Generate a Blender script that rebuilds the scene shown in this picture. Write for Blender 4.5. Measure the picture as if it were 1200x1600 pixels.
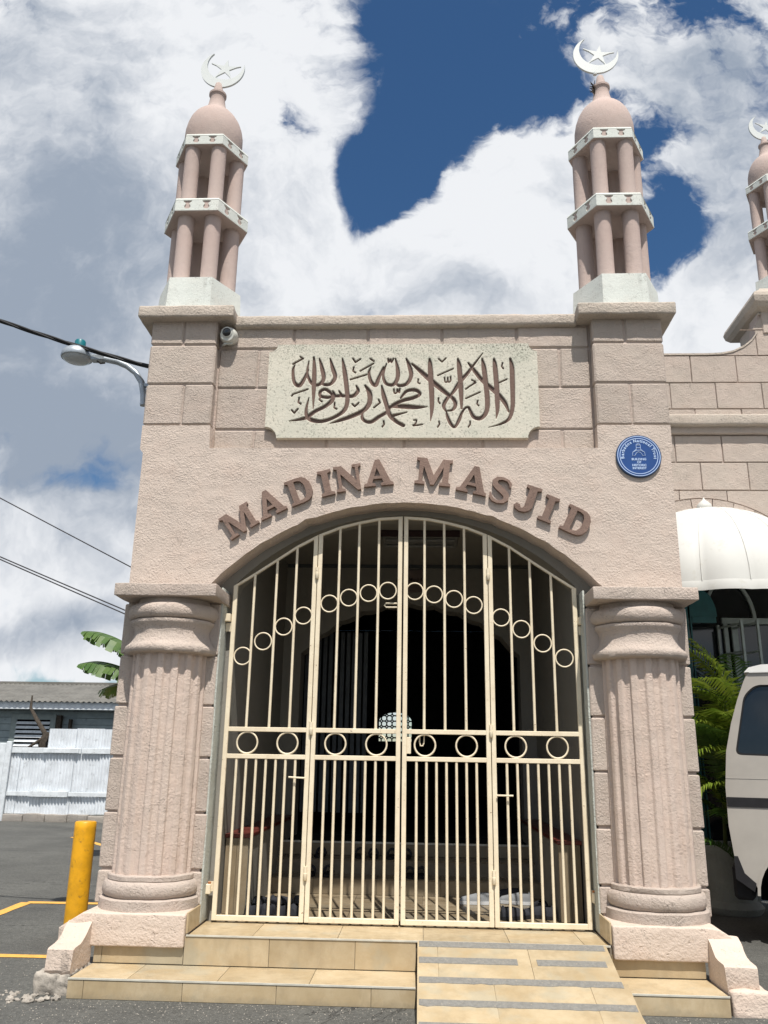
import bpy, math, random
import numpy as np
from math import sin, cos, pi, radians, sqrt, atan2, hypot
from mathutils import Vector, Matrix, noise as mnoise
from mathutils.geometry import tessellate_polygon

for _o in list(bpy.data.objects):
    bpy.data.objects.remove(_o)
SC = bpy.context.scene
COL = SC.collection
RND = random.Random(7)

# ------------------------------------------------------------------ camera
def basis(p, y, r):
    p, y, r = map(radians, (p, y, r))
    f = Vector((-sin(y)*cos(p), cos(y)*cos(p), sin(p)))
    rt = Vector((cos(y), sin(y), 0)); up = rt.cross(f)
    return rt*cos(r)+up*sin(r), -rt*sin(r)+up*cos(r), f
_r, _u, _f = basis(16.46, 2.63, .955)
cam = bpy.data.cameras.new('camera'); camo = bpy.data.objects.new('camera', cam); COL.objects.link(camo)
m = Matrix.Identity(4)
for i in range(3):
    m[i][0], m[i][1], m[i][2] = _r[i], _u[i], -_f[i]
m[0][3], m[1][3], m[2][3] = 0, -6.8, 1.553
camo.matrix_world = m
cam.sensor_fit = 'VERTICAL'; cam.sensor_height = 36; cam.lens = 1298/1600*36
cam.clip_end = 2000; cam.clip_start = .05
SC.camera = camo

# ------------------------------------------------------------------ light
SUN_DIR = Vector((-.21, 1.0, -1.95)).normalized()          # direction the light travels
SUN_EL = math.asin(-SUN_DIR.z)
SUN_AZ = atan2(-SUN_DIR.x, -SUN_DIR.y)                      # from +Y towards +X
sun = bpy.data.lights.new('sun', 'SUN'); suno = bpy.data.objects.new('sun', sun); COL.objects.link(suno)
sun.energy = 4.6; sun.angle = radians(.53); sun.color = (1, .95, .88)
suno.rotation_euler = SUN_DIR.to_track_quat('-Z', 'Y').to_euler(); suno.location = (3, -8, 14)
SC.view_settings.view_transform = 'Standard'; SC.view_settings.look = 'None'
SC.view_settings.gamma = 1; SC.view_settings.use_curve_mapping = False
SC.view_settings.exposure = 0.30

class NT:
    def __init__(s, tree): s.t = tree; s.n = tree.nodes; s.l = tree.links
    def node(s, typ, **k):
        n = s.n.new(typ)
        for a, b in k.items():
            if a == 'inp':
                for i, v in b.items():
                    if isinstance(v, bpy.types.NodeSocket): s.l.new(v, n.inputs[i])
                    else: n.inputs[i].default_value = v
            else: setattr(n, a, b)
        return n
    def math(s, op, a, b=None, c=None, clamp=False):
        n = s.n.new('ShaderNodeMath'); n.operation = op; n.use_clamp = clamp
        for i, v in enumerate((a, b, c)):
            if v is None: continue
            if isinstance(v, bpy.types.NodeSocket): s.l.new(v, n.inputs[i])
            else: n.inputs[i].default_value = v
        return n.outputs[0]
    def vmath(s, op, a, b=None, out=0):
        n = s.n.new('ShaderNodeVectorMath'); n.operation = op
        for i, v in enumerate((a, b)):
            if v is None: continue
            if isinstance(v, bpy.types.NodeSocket): s.l.new(v, n.inputs[i])
            else: n.inputs[i].default_value = v
        return n.outputs[out]
    def ramp(s, fac, lo, hi, a=0., b=1., smooth=True):
        n = s.n.new('ShaderNodeMapRange'); n.interpolation_type = 'SMOOTHSTEP' if smooth else 'LINEAR'
        s.l.new(fac, n.inputs[0])
        for i, v in zip((1, 2, 3, 4), (lo, hi, a, b)): n.inputs[i].default_value = v
        return n.outputs[0]
    def noise(s, vec, scale, detail=4, rough=.55, out=0, dist=0.):
        n = s.n.new('ShaderNodeTexNoise'); n.inputs['Scale'].default_value = scale
        n.inputs['Detail'].default_value = detail; n.inputs['Roughness'].default_value = rough
        n.inputs['Distortion'].default_value = dist
        if vec is not None: s.l.new(vec, n.inputs['Vector'])
        return n.outputs[out]
    def mix(s, f, a, b, mode='MIX'):
        n = s.n.new('ShaderNodeMix'); n.data_type = 'RGBA'; n.blend_type = mode
        for i, v in ((0, f), (6, a), (7, b)):
            if isinstance(v, bpy.types.NodeSocket): s.l.new(v, n.inputs[i])
            elif i == 0: n.inputs[0].default_value = v
            else: n.inputs[i].default_value = (*v, 1) if len(v) == 3 else v
        return n.outputs[2]

# ------------------------------------------------------------------ sky
# cumulus banks: (azimuth tangent, elevation tangent, half width, half height, weight)
CL = [(-0.44,0.944,0.46,0.573,1.15),(-0.536,0.511,0.349,0.378,1.15),(-0.185,0.666,0.204,0.249,0.9),(-0.182,0.998,0.154,0.2,0.6),(-0.312,0.568,0.236,0.227,0.6),(0.103,0.719,0.185,0.224,1.45),(-0.003,0.609,0.147,0.122,0.85),(0.176,0.642,0.112,0.144,0.7),(0.426,0.659,0.11,0.231,0.9),(0.46,0.902,0.099,0.199,0.6),(0.376,0.582,0.092,0.098,1.0),(0.274,0.986,0.157,0.133,0.42),(0.38,1.031,0.158,0.122,0.45),(0.344,0.816,0.071,0.088,0.5),(0.221,0.873,0.064,0.079,0.25),(0.172,1.036,0.057,0.061,0.25),(-0.437,0.219,0.242,0.145,1.1),(-0.484,0.143,0.175,0.04,0.6),(-0.386,0.124,0.055,0.023,0.5),(0.0,0.969,0.113,0.301,-1.5),(-0.043,0.78,0.059,0.127,-1.15),(-0.068,1.043,0.068,0.125,-0.35),(0.133,0.978,0.103,0.108,-0.5),(0.351,0.731,0.052,0.15,-0.8),(0.322,0.651,0.034,0.081,-0.5),(-0.187,0.893,0.053,0.069,-0.9),(-0.188,0.815,0.037,0.067,-0.45),(-0.051,0.595,0.04,0.036,-0.9),(-0.192,0.626,0.027,0.03,-0.45),(-0.459,0.077,0.256,0.018,-1.6),(-0.484,0.32,0.142,0.038,-0.55),(-0.419,0.342,0.075,0.044,-0.35)]
GR = [(-0.504,0.473,0.345,0.293,0.9),(-0.533,0.832,0.246,0.313,0.6),(-0.397,0.373,0.201,0.1,0.5),(0.096,0.594,0.196,0.059,0.45),(0.401,0.762,0.122,0.267,0.6),(-0.468,0.143,0.19,0.04,0.9),(-0.368,0.689,0.181,0.174,0.35),(0.322,1.008,0.222,0.134,0.3),(0.447,0.959,0.136,0.217,0.35),(-0.598,1.094,0.162,0.104,0.35),(0.17,0.734,0.053,0.174,0.25)]
w = bpy.data.worlds.new('World'); SC.world = w; w.use_nodes = True
T = NT(w.node_tree); T.n.clear()
out = T.node('ShaderNodeOutputWorld')
sky = T.node('ShaderNodeTexSky', sky_type='NISHITA', sun_disc=False, sun_elevation=SUN_EL, sun_rotation=SUN_AZ)
sky.altitude = 0; sky.air_density = 1.0; sky.dust_density = .4; sky.ozone_density = 3.0
bg = T.node('ShaderNodeBackground', inp={1: .076})
hsv = T.node('ShaderNodeHueSaturation', inp={1: 1.2, 2: 1.0, 4: sky.outputs[0]})
T.l.new(hsv.outputs[0], bg.inputs[0])
tc = T.node('ShaderNodeTexCoord'); dirv = tc.outputs['Generated']
sep = T.node('ShaderNodeSeparateXYZ', inp={0: dirv})
ay = T.math('MAXIMUM', T.math('ABSOLUTE', sep.outputs[1]), .12)
comb = T.node('ShaderNodeCombineXYZ', inp={0: T.math('DIVIDE', sep.outputs[0], ay), 1: T.math('DIVIDE', sep.outputs[2], ay)})
uv = comb.outputs[0]
def noise2(vec, scale, detail=4, rough=.55, out=0):
    o_ = T.noise(vec, scale, detail, rough, out); o_.node.noise_dimensions = '2D'; return o_
def billow(vec, scale, detail, rough=.5):
    n = T.n.new('ShaderNodeTexVoronoi'); n.voronoi_dimensions = '2D'; n.feature = 'F1'; n.normalize = True
    n.inputs['Scale'].default_value = scale; n.inputs['Detail'].default_value = detail; n.inputs['Roughness'].default_value = rough
    n.inputs['Lacunarity'].default_value = 2.1
    T.l.new(vec, n.inputs['Vector']); return n.outputs['Distance']
w1 = T.vmath('SUBTRACT', noise2(uv, 3.6, 2, .5, out=1), (.5, .5, .5))
w2 = T.vmath('SUBTRACT', noise2(uv, 24.0, 3, .6, out=1), (.5, .5, .5))
uvw = T.vmath('ADD', uv, T.vmath('MULTIPLY', w1, (.13, .13, 0)))
uvb = T.vmath('ADD', uvw, T.vmath('MULTIPLY', w2, (.030, .030, 0)))
def blobs(L, src):
    acc = None
    for (cx, cy, rx, ry, wt) in L:
        d = T.vmath('LENGTH', T.vmath('MULTIPLY', T.vmath('SUBTRACT', src, (cx, cy, 0)), (1/rx, 1/ry, 0)), out=1)
        v = T.ramp(d, 1.3, .0, 0, wt)
        acc = v if acc is None else T.math('ADD', acc, v)
    return acc
front = T.ramp(sep.outputs[1], .05, .3)
cl = T.math('MULTIPLY', blobs(CL, uvw), front)
gen = T.math('MULTIPLY', T.ramp(T.noise(dirv, 2.2, 3, .6), .44, .58, 0, 1.0), T.math('SUBTRACT', 1.0, front))   # the same kind of cloud away from the view
bil = T.math('SUBTRACT', .42, billow(uvb, 7.0, 3.5, .52))
fb = T.math('SUBTRACT', noise2(uvb, 9.0, 6, .58), .5)
F = T.math('ADD', T.math('ADD', cl, gen), T.math('ADD', T.math('MULTIPLY', bil, 1.0), T.math('MULTIPLY', fb, 2.3)))
thin = T.ramp(noise2(uv, 2.4, 2, .5), .40, .60)
alpha = T.mix(thin, T.ramp(F, .16, .66), T.ramp(F, .02, .95))
alpha = T.math('MULTIPLY', alpha, T.ramp(sep.outputs[2], -.02, .05))
gr = T.math('MULTIPLY', blobs(GR, uvw), front)
sh = T.math('ADD', gr, T.math('MULTIPLY', T.math('SUBTRACT', noise2(uvw, 4.5, 5, .55), .5), 1.3))
sh = T.math('ADD', sh, T.math('MULTIPLY', T.math('SUBTRACT', bil, .08), -.5))
offv = T.vmath('ADD', uvb, (.010, .022, 0))
fbo = noise2(offv, 9.0, 4, .55)
sh = T.math('ADD', sh, T.math('MULTIPLY', T.math('SUBTRACT', T.math('ADD', fb, .5), fbo), -1.3), clamp=True)
ccol = T.mix(T.ramp(sh, -.15, 1.0), (.85, .865, .89), (.31, .365, .45))
bgc = T.node('ShaderNodeBackground', inp={0: ccol, 1: .86})
mx = T.node('ShaderNodeMixShader', inp={0: alpha, 1: bg.outputs[0], 2: bgc.outputs[0]})
T.l.new(mx.outputs[0], out.inputs[0])

# ------------------------------------------------------------------ materials
MATS = {}
def newmat(name, rough=.8, spec=.3):
    m_ = bpy.data.materials.new(name); m_.use_nodes = True
    t = NT(m_.node_tree); b = t.n['Principled BSDF']
    b.inputs['Roughness'].default_value = rough
    b.inputs['Specular IOR Level'].default_value = spec
    MATS[name] = m_
    return m_, t, b
def objco(t): return t.node('ShaderNodeTexCoord').outputs['Object']
def bump(t, b, h, strength=.5, dist=.01):
    n = t.node('ShaderNodeBump', inp={'Strength': strength, 'Distance': dist, 'Height': h})
    t.l.new(n.outputs[0], b.inputs['Normal'])
def rnd(t): return t.node('ShaderNodeObjectInfo').outputs['Random']

def stucco(name, c1, c2, dark=(.16, .14, .12), stain=.5, bscale=48, bdist=.0135, bstr=.9, mould=.0, piece=.07):
    m_, t, b = newmat(name, .92, .15)
    co = objco(t)
    n1 = t.noise(co, 1.7, 5, .6); n2 = t.noise(co, 26, 5, .65)
    c = t.mix(t.ramp(n1, .3, .7), c1, c2)
    c = t.mix(t.math('MULTIPLY', t.ramp(t.noise(co, 4.5, 4, .6), .45, .7), .28), c, (c2[0]*1.02, c2[1]*.93, c2[2]*.90))
    c = t.mix(t.math('MULTIPLY', t.ramp(n2, .35, .75), .18), c, tuple(x*.78 for x in c1))
    # vertical rain streaks and mould speckle
    st = t.noise(t.vmath('MULTIPLY', co, (7, 7, .8)), 2.2, 6, .65)
    c = t.mix(t.math('MULTIPLY', t.ramp(st, .56, .78), stain), c, dark)
    hc = t.math('MULTIPLY', t.ramp(t.math('ABSOLUTE', t.math('SUBTRACT', t.noise(co, 1.3, 6, .6, dist=.8), .5)), 0, .0035, 1, 0), t.ramp(t.noise(co, .9, 2), .52, .6))
    c = t.mix(t.math('MULTIPLY', hc, .5), c, dark)
    sp = t.noise(co, 75, 3, .7)
    bl = t.ramp(t.noise(co, 3.1, 4, .6), .52 - mould*.3, .74 - mould*.3)
    c = t.mix(t.math('MULTIPLY', t.math('MULTIPLY', t.ramp(sp, .56, .66), bl), .55), c, dark)
    v = t.math('ADD', t.math('MULTIPLY', t.math('SUBTRACT', rnd(t), .5), piece*2), 1)
    c = t.mix(1, c, t.node('ShaderNodeCombineColor', inp={0: v, 1: v, 2: v}).outputs[0], 'MULTIPLY')
    t.l.new(c, b.inputs['Base Color'])
    h = t.math('ADD', t.math('MULTIPLY', t.noise(co, bscale, 3, .6), t.ramp(t.noise(co, bscale*.09, 3, .6), .3, .7, .35, 1.25)), t.math('MULTIPLY', t.noise(co, bscale*2.4, 3, .65), .55))
    h = t.math('ADD', h, t.math('MULTIPLY', t.noise(co, 9, 3, .5), .45))
    pit = t.ramp(t.noise(co, bscale*.8, 2, .5), .33, .26, 0, .45)
    bump(t, b, t.math('SUBTRACT', h, pit), bstr, bdist)
    return m_
stucco('stucco', (.52, .437, .38), (.48, .415, .358), stain=.2, bscale=60, mould=.12)
stucco('stucco_shaft', (.57, .465, .40), (.54, .445, .38), stain=.08, bscale=60, bstr=.9, bdist=.010)
stucco('stucco_band', (.61, .515, .445), (.57, .485, .42), stain=.16, piece=.0, bscale=58, mould=.1)
stucco('stucco_core', (.50, .41, .36), (.47, .39, .34), stain=.14, piece=0)
stucco('stucco_top', (.52, .45, .385), (.46, .41, .35), stain=.3, mould=.6, piece=0, bscale=40)
stucco('stucco_soffit', (.50, .42, .36), (.46, .39, .34), stain=.1, piece=0, bscale=60, bstr=.4)
stucco('jamb_paint', (.50, .52, .47), (.46, .48, .44), stain=.2, piece=0)
stucco('tower_pink', (.50, .395, .355), (.45, .37, .335), stain=.25, bscale=60, bdist=.006, bstr=.6, piece=.05)
stucco('tower_white', (.68, .70, .655), (.60, .63, .59), dark=(.22, .21, .19), stain=.3, mould=.35, bscale=50, bdist=.006, bstr=.5, piece=.03)
stucco('cheek_paint', (.63, .52, .435), (.57, .475, .40), stain=.15, mould=.2, bscale=30, bdist=.01, piece=0)
stucco('concrete', (.36, .33, .29), (.27, .25, .23), stain=.4, mould=.4, bscale=30)
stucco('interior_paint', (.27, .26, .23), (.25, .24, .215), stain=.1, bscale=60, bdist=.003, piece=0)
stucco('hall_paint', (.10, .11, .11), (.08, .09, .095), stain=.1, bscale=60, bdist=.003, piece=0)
stucco('letter_stone', (.27, .19, .155), (.20, .14, .115), dark=(.09, .06, .05), stain=.35, mould=.5, bscale=110, bdist=.006, bstr=.9, piece=.06)
stucco('plant_box_paint', (.33, .35, .33), (.27, .29, .28), stain=.2, piece=0)

# cast panel: paint inside the carved grooves comes from the mesh attribute "groove"
m_, t, b = newmat('panel_stone', .9, .15)
co = objco(t)
c = t.mix(t.ramp(t.noise(co, 2.3, 6, .65), .35, .7), (.61, .575, .485), (.54, .525, .445))
c = t.mix(t.math('MULTIPLY', t.ramp(t.noise(co, 5, 5, .6), .5, .72), .45), c, (.43, .45, .37))
gz = t.node('ShaderNodeSeparateXYZ', inp={0: co}).outputs[2]
topm = t.ramp(t.math('ADD', gz, t.math('MULTIPLY', t.noise(co, 5, 5, .6), .5)), 5.22, 5.48)
c = t.mix(t.math('MULTIPLY', t.math('MULTIPLY', t.ramp(t.noise(co, 65, 4, .7), .5, .62), topm), .9), c, (.09, .09, .07))
c = t.mix(t.math('MULTIPLY', t.ramp(t.noise(co, 48, 3, .7), .57, .63), .6), c, (.20, .19, .16))
gr_ = t.node('ShaderNodeAttribute', attribute_name='groove').outputs['Fac']
c = t.mix(t.ramp(gr_, .3, .7), c, t.mix(t.noise(co, 40, 3), (.13, .085, .07), (.20, .14, .118)))
t.l.new(c, b.inputs['Base Color'])
bump(t, b, t.noise(co, 55, 4, .65), .7, .006)

def plain(name, col, rough=.5, spec=.4, metal=0, var=.12, nsc=9, dirt=None, bumpd=0, bsc=60):
    m_, t, b = newmat(name, rough, spec)
    b.inputs['Metallic'].default_value = metal
    co = objco(t)
    c = t.mix(t.ramp(t.noise(co, nsc, 5, .6), .3, .7), tuple(x*(1-var) for x in col), tuple(min(1, x*(1+var)) for x in col))
    if dirt:
        c = t.mix(t.math('MULTIPLY', t.ramp(t.noise(co, nsc*2.3, 6, .7), .56, .70), .8), c, dirt)
    t.l.new(c, b.inputs['Base Color'])
    if bumpd: bump(t, b, t.noise(co, bsc, 4, .6), .6, bumpd)
    return m_
m_, t, b = newmat('gate_cream', .4, .4)
co = objco(t)
c = t.mix(t.ramp(t.noise(co, 5, 4, .6), .3, .7), (.70, .60, .44), (.78, .69, .52))
c = t.mix(t.math('MULTIPLY', t.ramp(t.noise(co, 19, 6, .7), .55, .72), .55), c, (.47, .37, .24))
c = t.mix(t.ramp(t.noise(co, 33, 5, .7), .665, .70), c, (.17, .08, .04))
t.l.new(c, b.inputs['Base Color'])
bump(t, b, t.noise(co, 90, 3), .3, .002)
plain('gate_rust', (.42, .17, .07), .8, .2, nsc=30, var=.3)
plain('yellow_paint', (.70, .35, .012), .45, .4, dirt=(.30, .16, .03), nsc=7, var=.16)
plain('line_paint', (.70, .38, .09), .8, .2, dirt=(.30, .22, .12), nsc=14)
plain('white_metal', (.58, .61, .60), .5, .4, var=.03, nsc=3)
plain('lamp_metal', (.36, .40, .44), .45, .5, metal=.4)
plain('lamp_lens', (.45, .49, .52), .25, .5)
plain('teal_plastic', (.01, .16, .19), .4, .4)
plain('cable_black', (.012, .012, .013), .55, .3)
plain('wire_grey', (.03, .03, .035), .6, .3)
plain('camera_shell', (.55, .55, .50), .35, .5, dirt=(.3, .3, .25))
plain('dark_glass', (.01, .012, .014), .06, .6)
plain('plaque_blue', (.012, .06, .22), .3, .5, var=.08)
plain('plaque_edge', (.02, .05, .11), .4, .4)
plain('plaque_white', (.45, .58, .80), .5, .3, var=.02)
plain('red_tile', (.13, .03, .022), .35, .5, nsc=30)
plain('black_rubber', (.018, .018, .02), .7, .2)
plain('shoe_grey', (.22, .23, .24), .8, .2)
plain('shoe_white', (.50, .51, .52), .6, .3)
plain('shoe_dark', (.035, .037, .045), .8, .2)
plain('van_paint', (.37, .345, .31), .25, .5, var=.05, nsc=3)
plain('van_roof', (.78, .78, .76), .3, .5, var=.02)
plain('hub_metal', (.4, .4, .42), .35, .5, metal=.8)
plain('awning_canvas', (.56, .56, .53), .6, .3, var=.03, nsc=2, dirt=(.50, .49, .44))
plain('frame_grey', (.24, .28, .27), .5, .4)
plain('teal_frame', (.02, .09, .10), .5, .4)
plain('board_blue', (.27, .32, .33), .75, .2, dirt=(.18, .2, .2), nsc=5)
plain('board_white', (.62, .66, .69), .7, .25, dirt=(.36, .38, .38), nsc=8)
plain('sheet_white', (.64, .68, .72), .6, .3, var=.12, nsc=3, dirt=(.40, .43, .45))
plain('roof_sheet', (.155, .15, .135), .75, .25, var=.18, nsc=2, dirt=(.16, .14, .12))
plain('dark_wood', (.055, .045, .035), .85, .2, nsc=20, var=.3)
plain('void_black', (.004, .004, .005), .9, .05)
plain('carpet', (.03, .035, .03), .95, .05)
plain('blind_grey', (.13, .145, .16), .7, .2)
plain('light_box', (.20, .20, .19), .5, .3)
plain('sign_board', (.17, .13, .115), .5, .3)
plain('sign_text', (.05, .03, .03), .6, .3)
plain('grille_black', (.01, .01, .01), .6, .3)
plain('rubble_white', (.33, .30, .26), .9, .15, var=.25, dirt=(.10, .095, .085), nsc=12, bumpd=.01, bsc=50)
plain('stem_green', (.10, .13, .04), .6, .3)

# tiles
m_, t, b = newmat('tile', .33, .45)
co = objco(t); rv = rnd(t)
off = t.vmath('ADD', co, t.node('ShaderNodeCombineXYZ', inp={0: t.math('MULTIPLY', rv, 9), 1: t.math('MULTIPLY', rv, 31), 2: t.math('MULTIPLY', rv, 17)}).outputs[0])
c = t.mix(t.ramp(t.noise(off, 3.2, 6, .62), .3, .7), (.41, .315, .185), (.52, .425, .28))
vein = t.ramp(t.math('ABSOLUTE', t.math('SUBTRACT', t.noise(t.vmath('MULTIPLY', off, (1, 1, 1.4)), 5, 6, .65, dist=1.2), .5)), .0, .035, 1, 0)
c = t.mix(t.math('MULTIPLY', vein, .22), c, (.42, .30, .17))
c = t.mix(t.math('MULTIPLY', t.ramp(t.noise(t.vmath('MULTIPLY', co, (1.0, 1.0, .35)), 6, 6, .7), .45, .7), .6), c, (.33, .255, .155))
c = t.mix(t.math('MULTIPLY', t.ramp(t.noise(co, 2.6, 4, .6), .52, .66), .5), c, (.37, .35, .27))
zz = t.node('ShaderNodeSeparateXYZ', inp={0: co}).outputs[2]
c = t.mix(t.math('MULTIPLY', t.ramp(t.math('ADD', zz, t.math('MULTIPLY', t.noise(co, 12, 5, .7), .12)), .11, .045), .5), c, (.20, .17, .12))     # splash dirt at the bottom
v = t.math('ADD', t.math('MULTIPLY', rv, .26), .86)
c = t.mix(1, c, t.node('ShaderNodeCombineColor', inp={0: v, 1: v, 2: v}).outputs[0], 'MULTIPLY')
t.l.new(c, b.inputs['Base Color'])
t.l.new(t.ramp(t.noise(co, 16, 4), .3, .7, .28, .5), b.inputs['Roughness'])
bump(t, b, t.noise(co, 30, 3), .2, .002)
plain('grout', (.20, .17, .13), .9, .1)
plain('grip_strip', (.20, .195, .18), .95, .1, nsc=40, dirt=(.42, .36, .27), bumpd=.002, bsc=200)
plain('tile_edge', (.52, .50, .43), .3, .5)

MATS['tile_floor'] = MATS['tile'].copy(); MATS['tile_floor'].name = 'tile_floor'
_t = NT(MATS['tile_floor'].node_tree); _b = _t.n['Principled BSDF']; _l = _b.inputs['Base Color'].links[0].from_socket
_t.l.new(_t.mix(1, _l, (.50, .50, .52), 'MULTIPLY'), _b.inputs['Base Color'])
# asphalt
m_, t, b = newmat('asphalt', .85, .3)
co = objco(t)
c = t.mix(t.ramp(t.noise(co, .9, 6, .6), .3, .7), (.080, .080, .074), (.125, .125, .114))
c = t.mix(t.ramp(t.noise(t.vmath('MULTIPLY', co, (.5, 1.6, 1)), 2.2, 5, .65), .55, .7, 0, .55), c, (.05, .05, .05))
vor = t.node('ShaderNodeTexVoronoi', inp={'Vector': co, 'Scale': 95.})
c = t.mix(t.math('MULTIPLY', t.ramp(vor.outputs['Distance'], .33, .2), t.ramp(t.noise(co, 42, 3, .6), .52, .66)), c, (.30, .29, .26))
sp = t.math('MULTIPLY', t.ramp(t.noise(co, 120, 2, .5), .68, .74), t.ramp(t.noise(co, 2.1, 4), .45, .65))
c = t.mix(sp, c, (.40, .39, .36))
c = t.mix(t.math('MULTIPLY', t.ramp(t.noise(co, 24, 5, .75), .45, .62), .55), c, (.05, .05, .046))
c = t.mix(t.math('MULTIPLY', t.ramp(t.noise(co, 60, 4, .75), .56, .66), .6), c, (.28, .275, .245))
crk = t.math('MULTIPLY', t.ramp(t.math('ABSOLUTE', t.math('SUBTRACT', t.noise(co, .8, 7, .62, dist=.6), .5)), .0, .005, 1, 0), t.ramp(t.noise(co, .45, 3), .5, .62))
c = t.mix(t.math('MULTIPLY', t.ramp(t.noise(co, 1.7, 6, .7), .6, .72), .55), c, (.035, .035, .033))      # oil stains
c = t.mix(t.math('MULTIPLY', t.ramp(t.noise(co, 3.3, 6, .7), .6, .75), .5), c, (.21, .20, .175))      # pale dust
c = t.mix(t.math('MULTIPLY', crk, .8), c, (.025, .025, .025))
t.l.new(c, b.inputs['Base Color'])
h = t.math('SUBTRACT', t.math('ADD', t.noise(co, 70, 4, .7), t.ramp(vor.outputs['Distance'], 0, .5, .5, 0)), t.math('MULTIPLY', crk, 1.5))
bump(t, b, h, .8, .008)

# leaves
def leafmat(name, c1, c2, trans=.25):
    m_, t, b = newmat(name, .42, .4)
    co = objco(t)
    c = t.mix(t.ramp(t.noise(co, 6, 4, .6), .3, .7), c1, c2)
    t.l.new(c, b.inputs['Base Color'])
    tr = t.node('ShaderNodeBsdfTranslucent', inp={0: c})
    mxx = t.node('ShaderNodeMixShader', inp={0: trans, 1: b.outputs[0], 2: tr.outputs[0]})
    t.l.new(mxx.outputs[0], t.n['Material Output'].inputs[0])
leafmat('banana_leaf', (.06, .13, .03), (.11, .18, .04))
leafmat('banana_leaf_lit', (.22, .20, .05), (.15, .22, .05))  # brighter, yellower leaf copy: its sunlit look is put into the colour
leafmat('palm_leaf', (.12, .20, .02), (.24, .30, .04), .3)
leafmat('palm_leaf_dark', (.035, .085, .015), (.07, .13, .02), .2)

# ------------------------------------------------------------------ mesh helpers
def mk(name, V, Fc, mat, parent=None, loc=None, smooth=None, label=None, kind=None):
    me = bpy.data.meshes.new(name); me.from_pydata([tuple(v) for v in V], [], Fc); me.update()
    me.materials.append(MATS[mat])
    if smooth is not None:
        for p in me.polygons: p.use_smooth = True
        me.set_sharp_from_angle(angle=radians(smooth))
    o = bpy.data.objects.new(name, me); COL.objects.link(o)
    attach(o, parent, loc, label, kind)
    return o
def attach(o, parent, loc=None, label=None, kind=None):
    if loc is not None: o.location = loc
    if parent is not None:
        o.parent = parent
        if loc is None: o.matrix_parent_inverse = Matrix.Translation(-wloc(parent))   # vertices are in world space
    if label: o['label'] = label
    if kind: o['kind'] = kind
def wloc(p):
    l = Vector((0, 0, 0))
    while p is not None:
        l += p.location + p.matrix_parent_inverse.translation; p = p.parent
    return l
def thing(name, label, cat, loc=(0, 0, 0), group=None, rz=0):
    o = bpy.data.objects.new(name, None); o.empty_display_size = .1; COL.objects.link(o)
    o.location = loc; o.rotation_euler.z = rz
    o['label'] = label; o['category'] = cat
    if group: o['group'] = group
    return o
def tag(o, label, cat, group=None):
    o['label'] = label; o['category'] = cat
    if group: o['group'] = group
    return o
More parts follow.
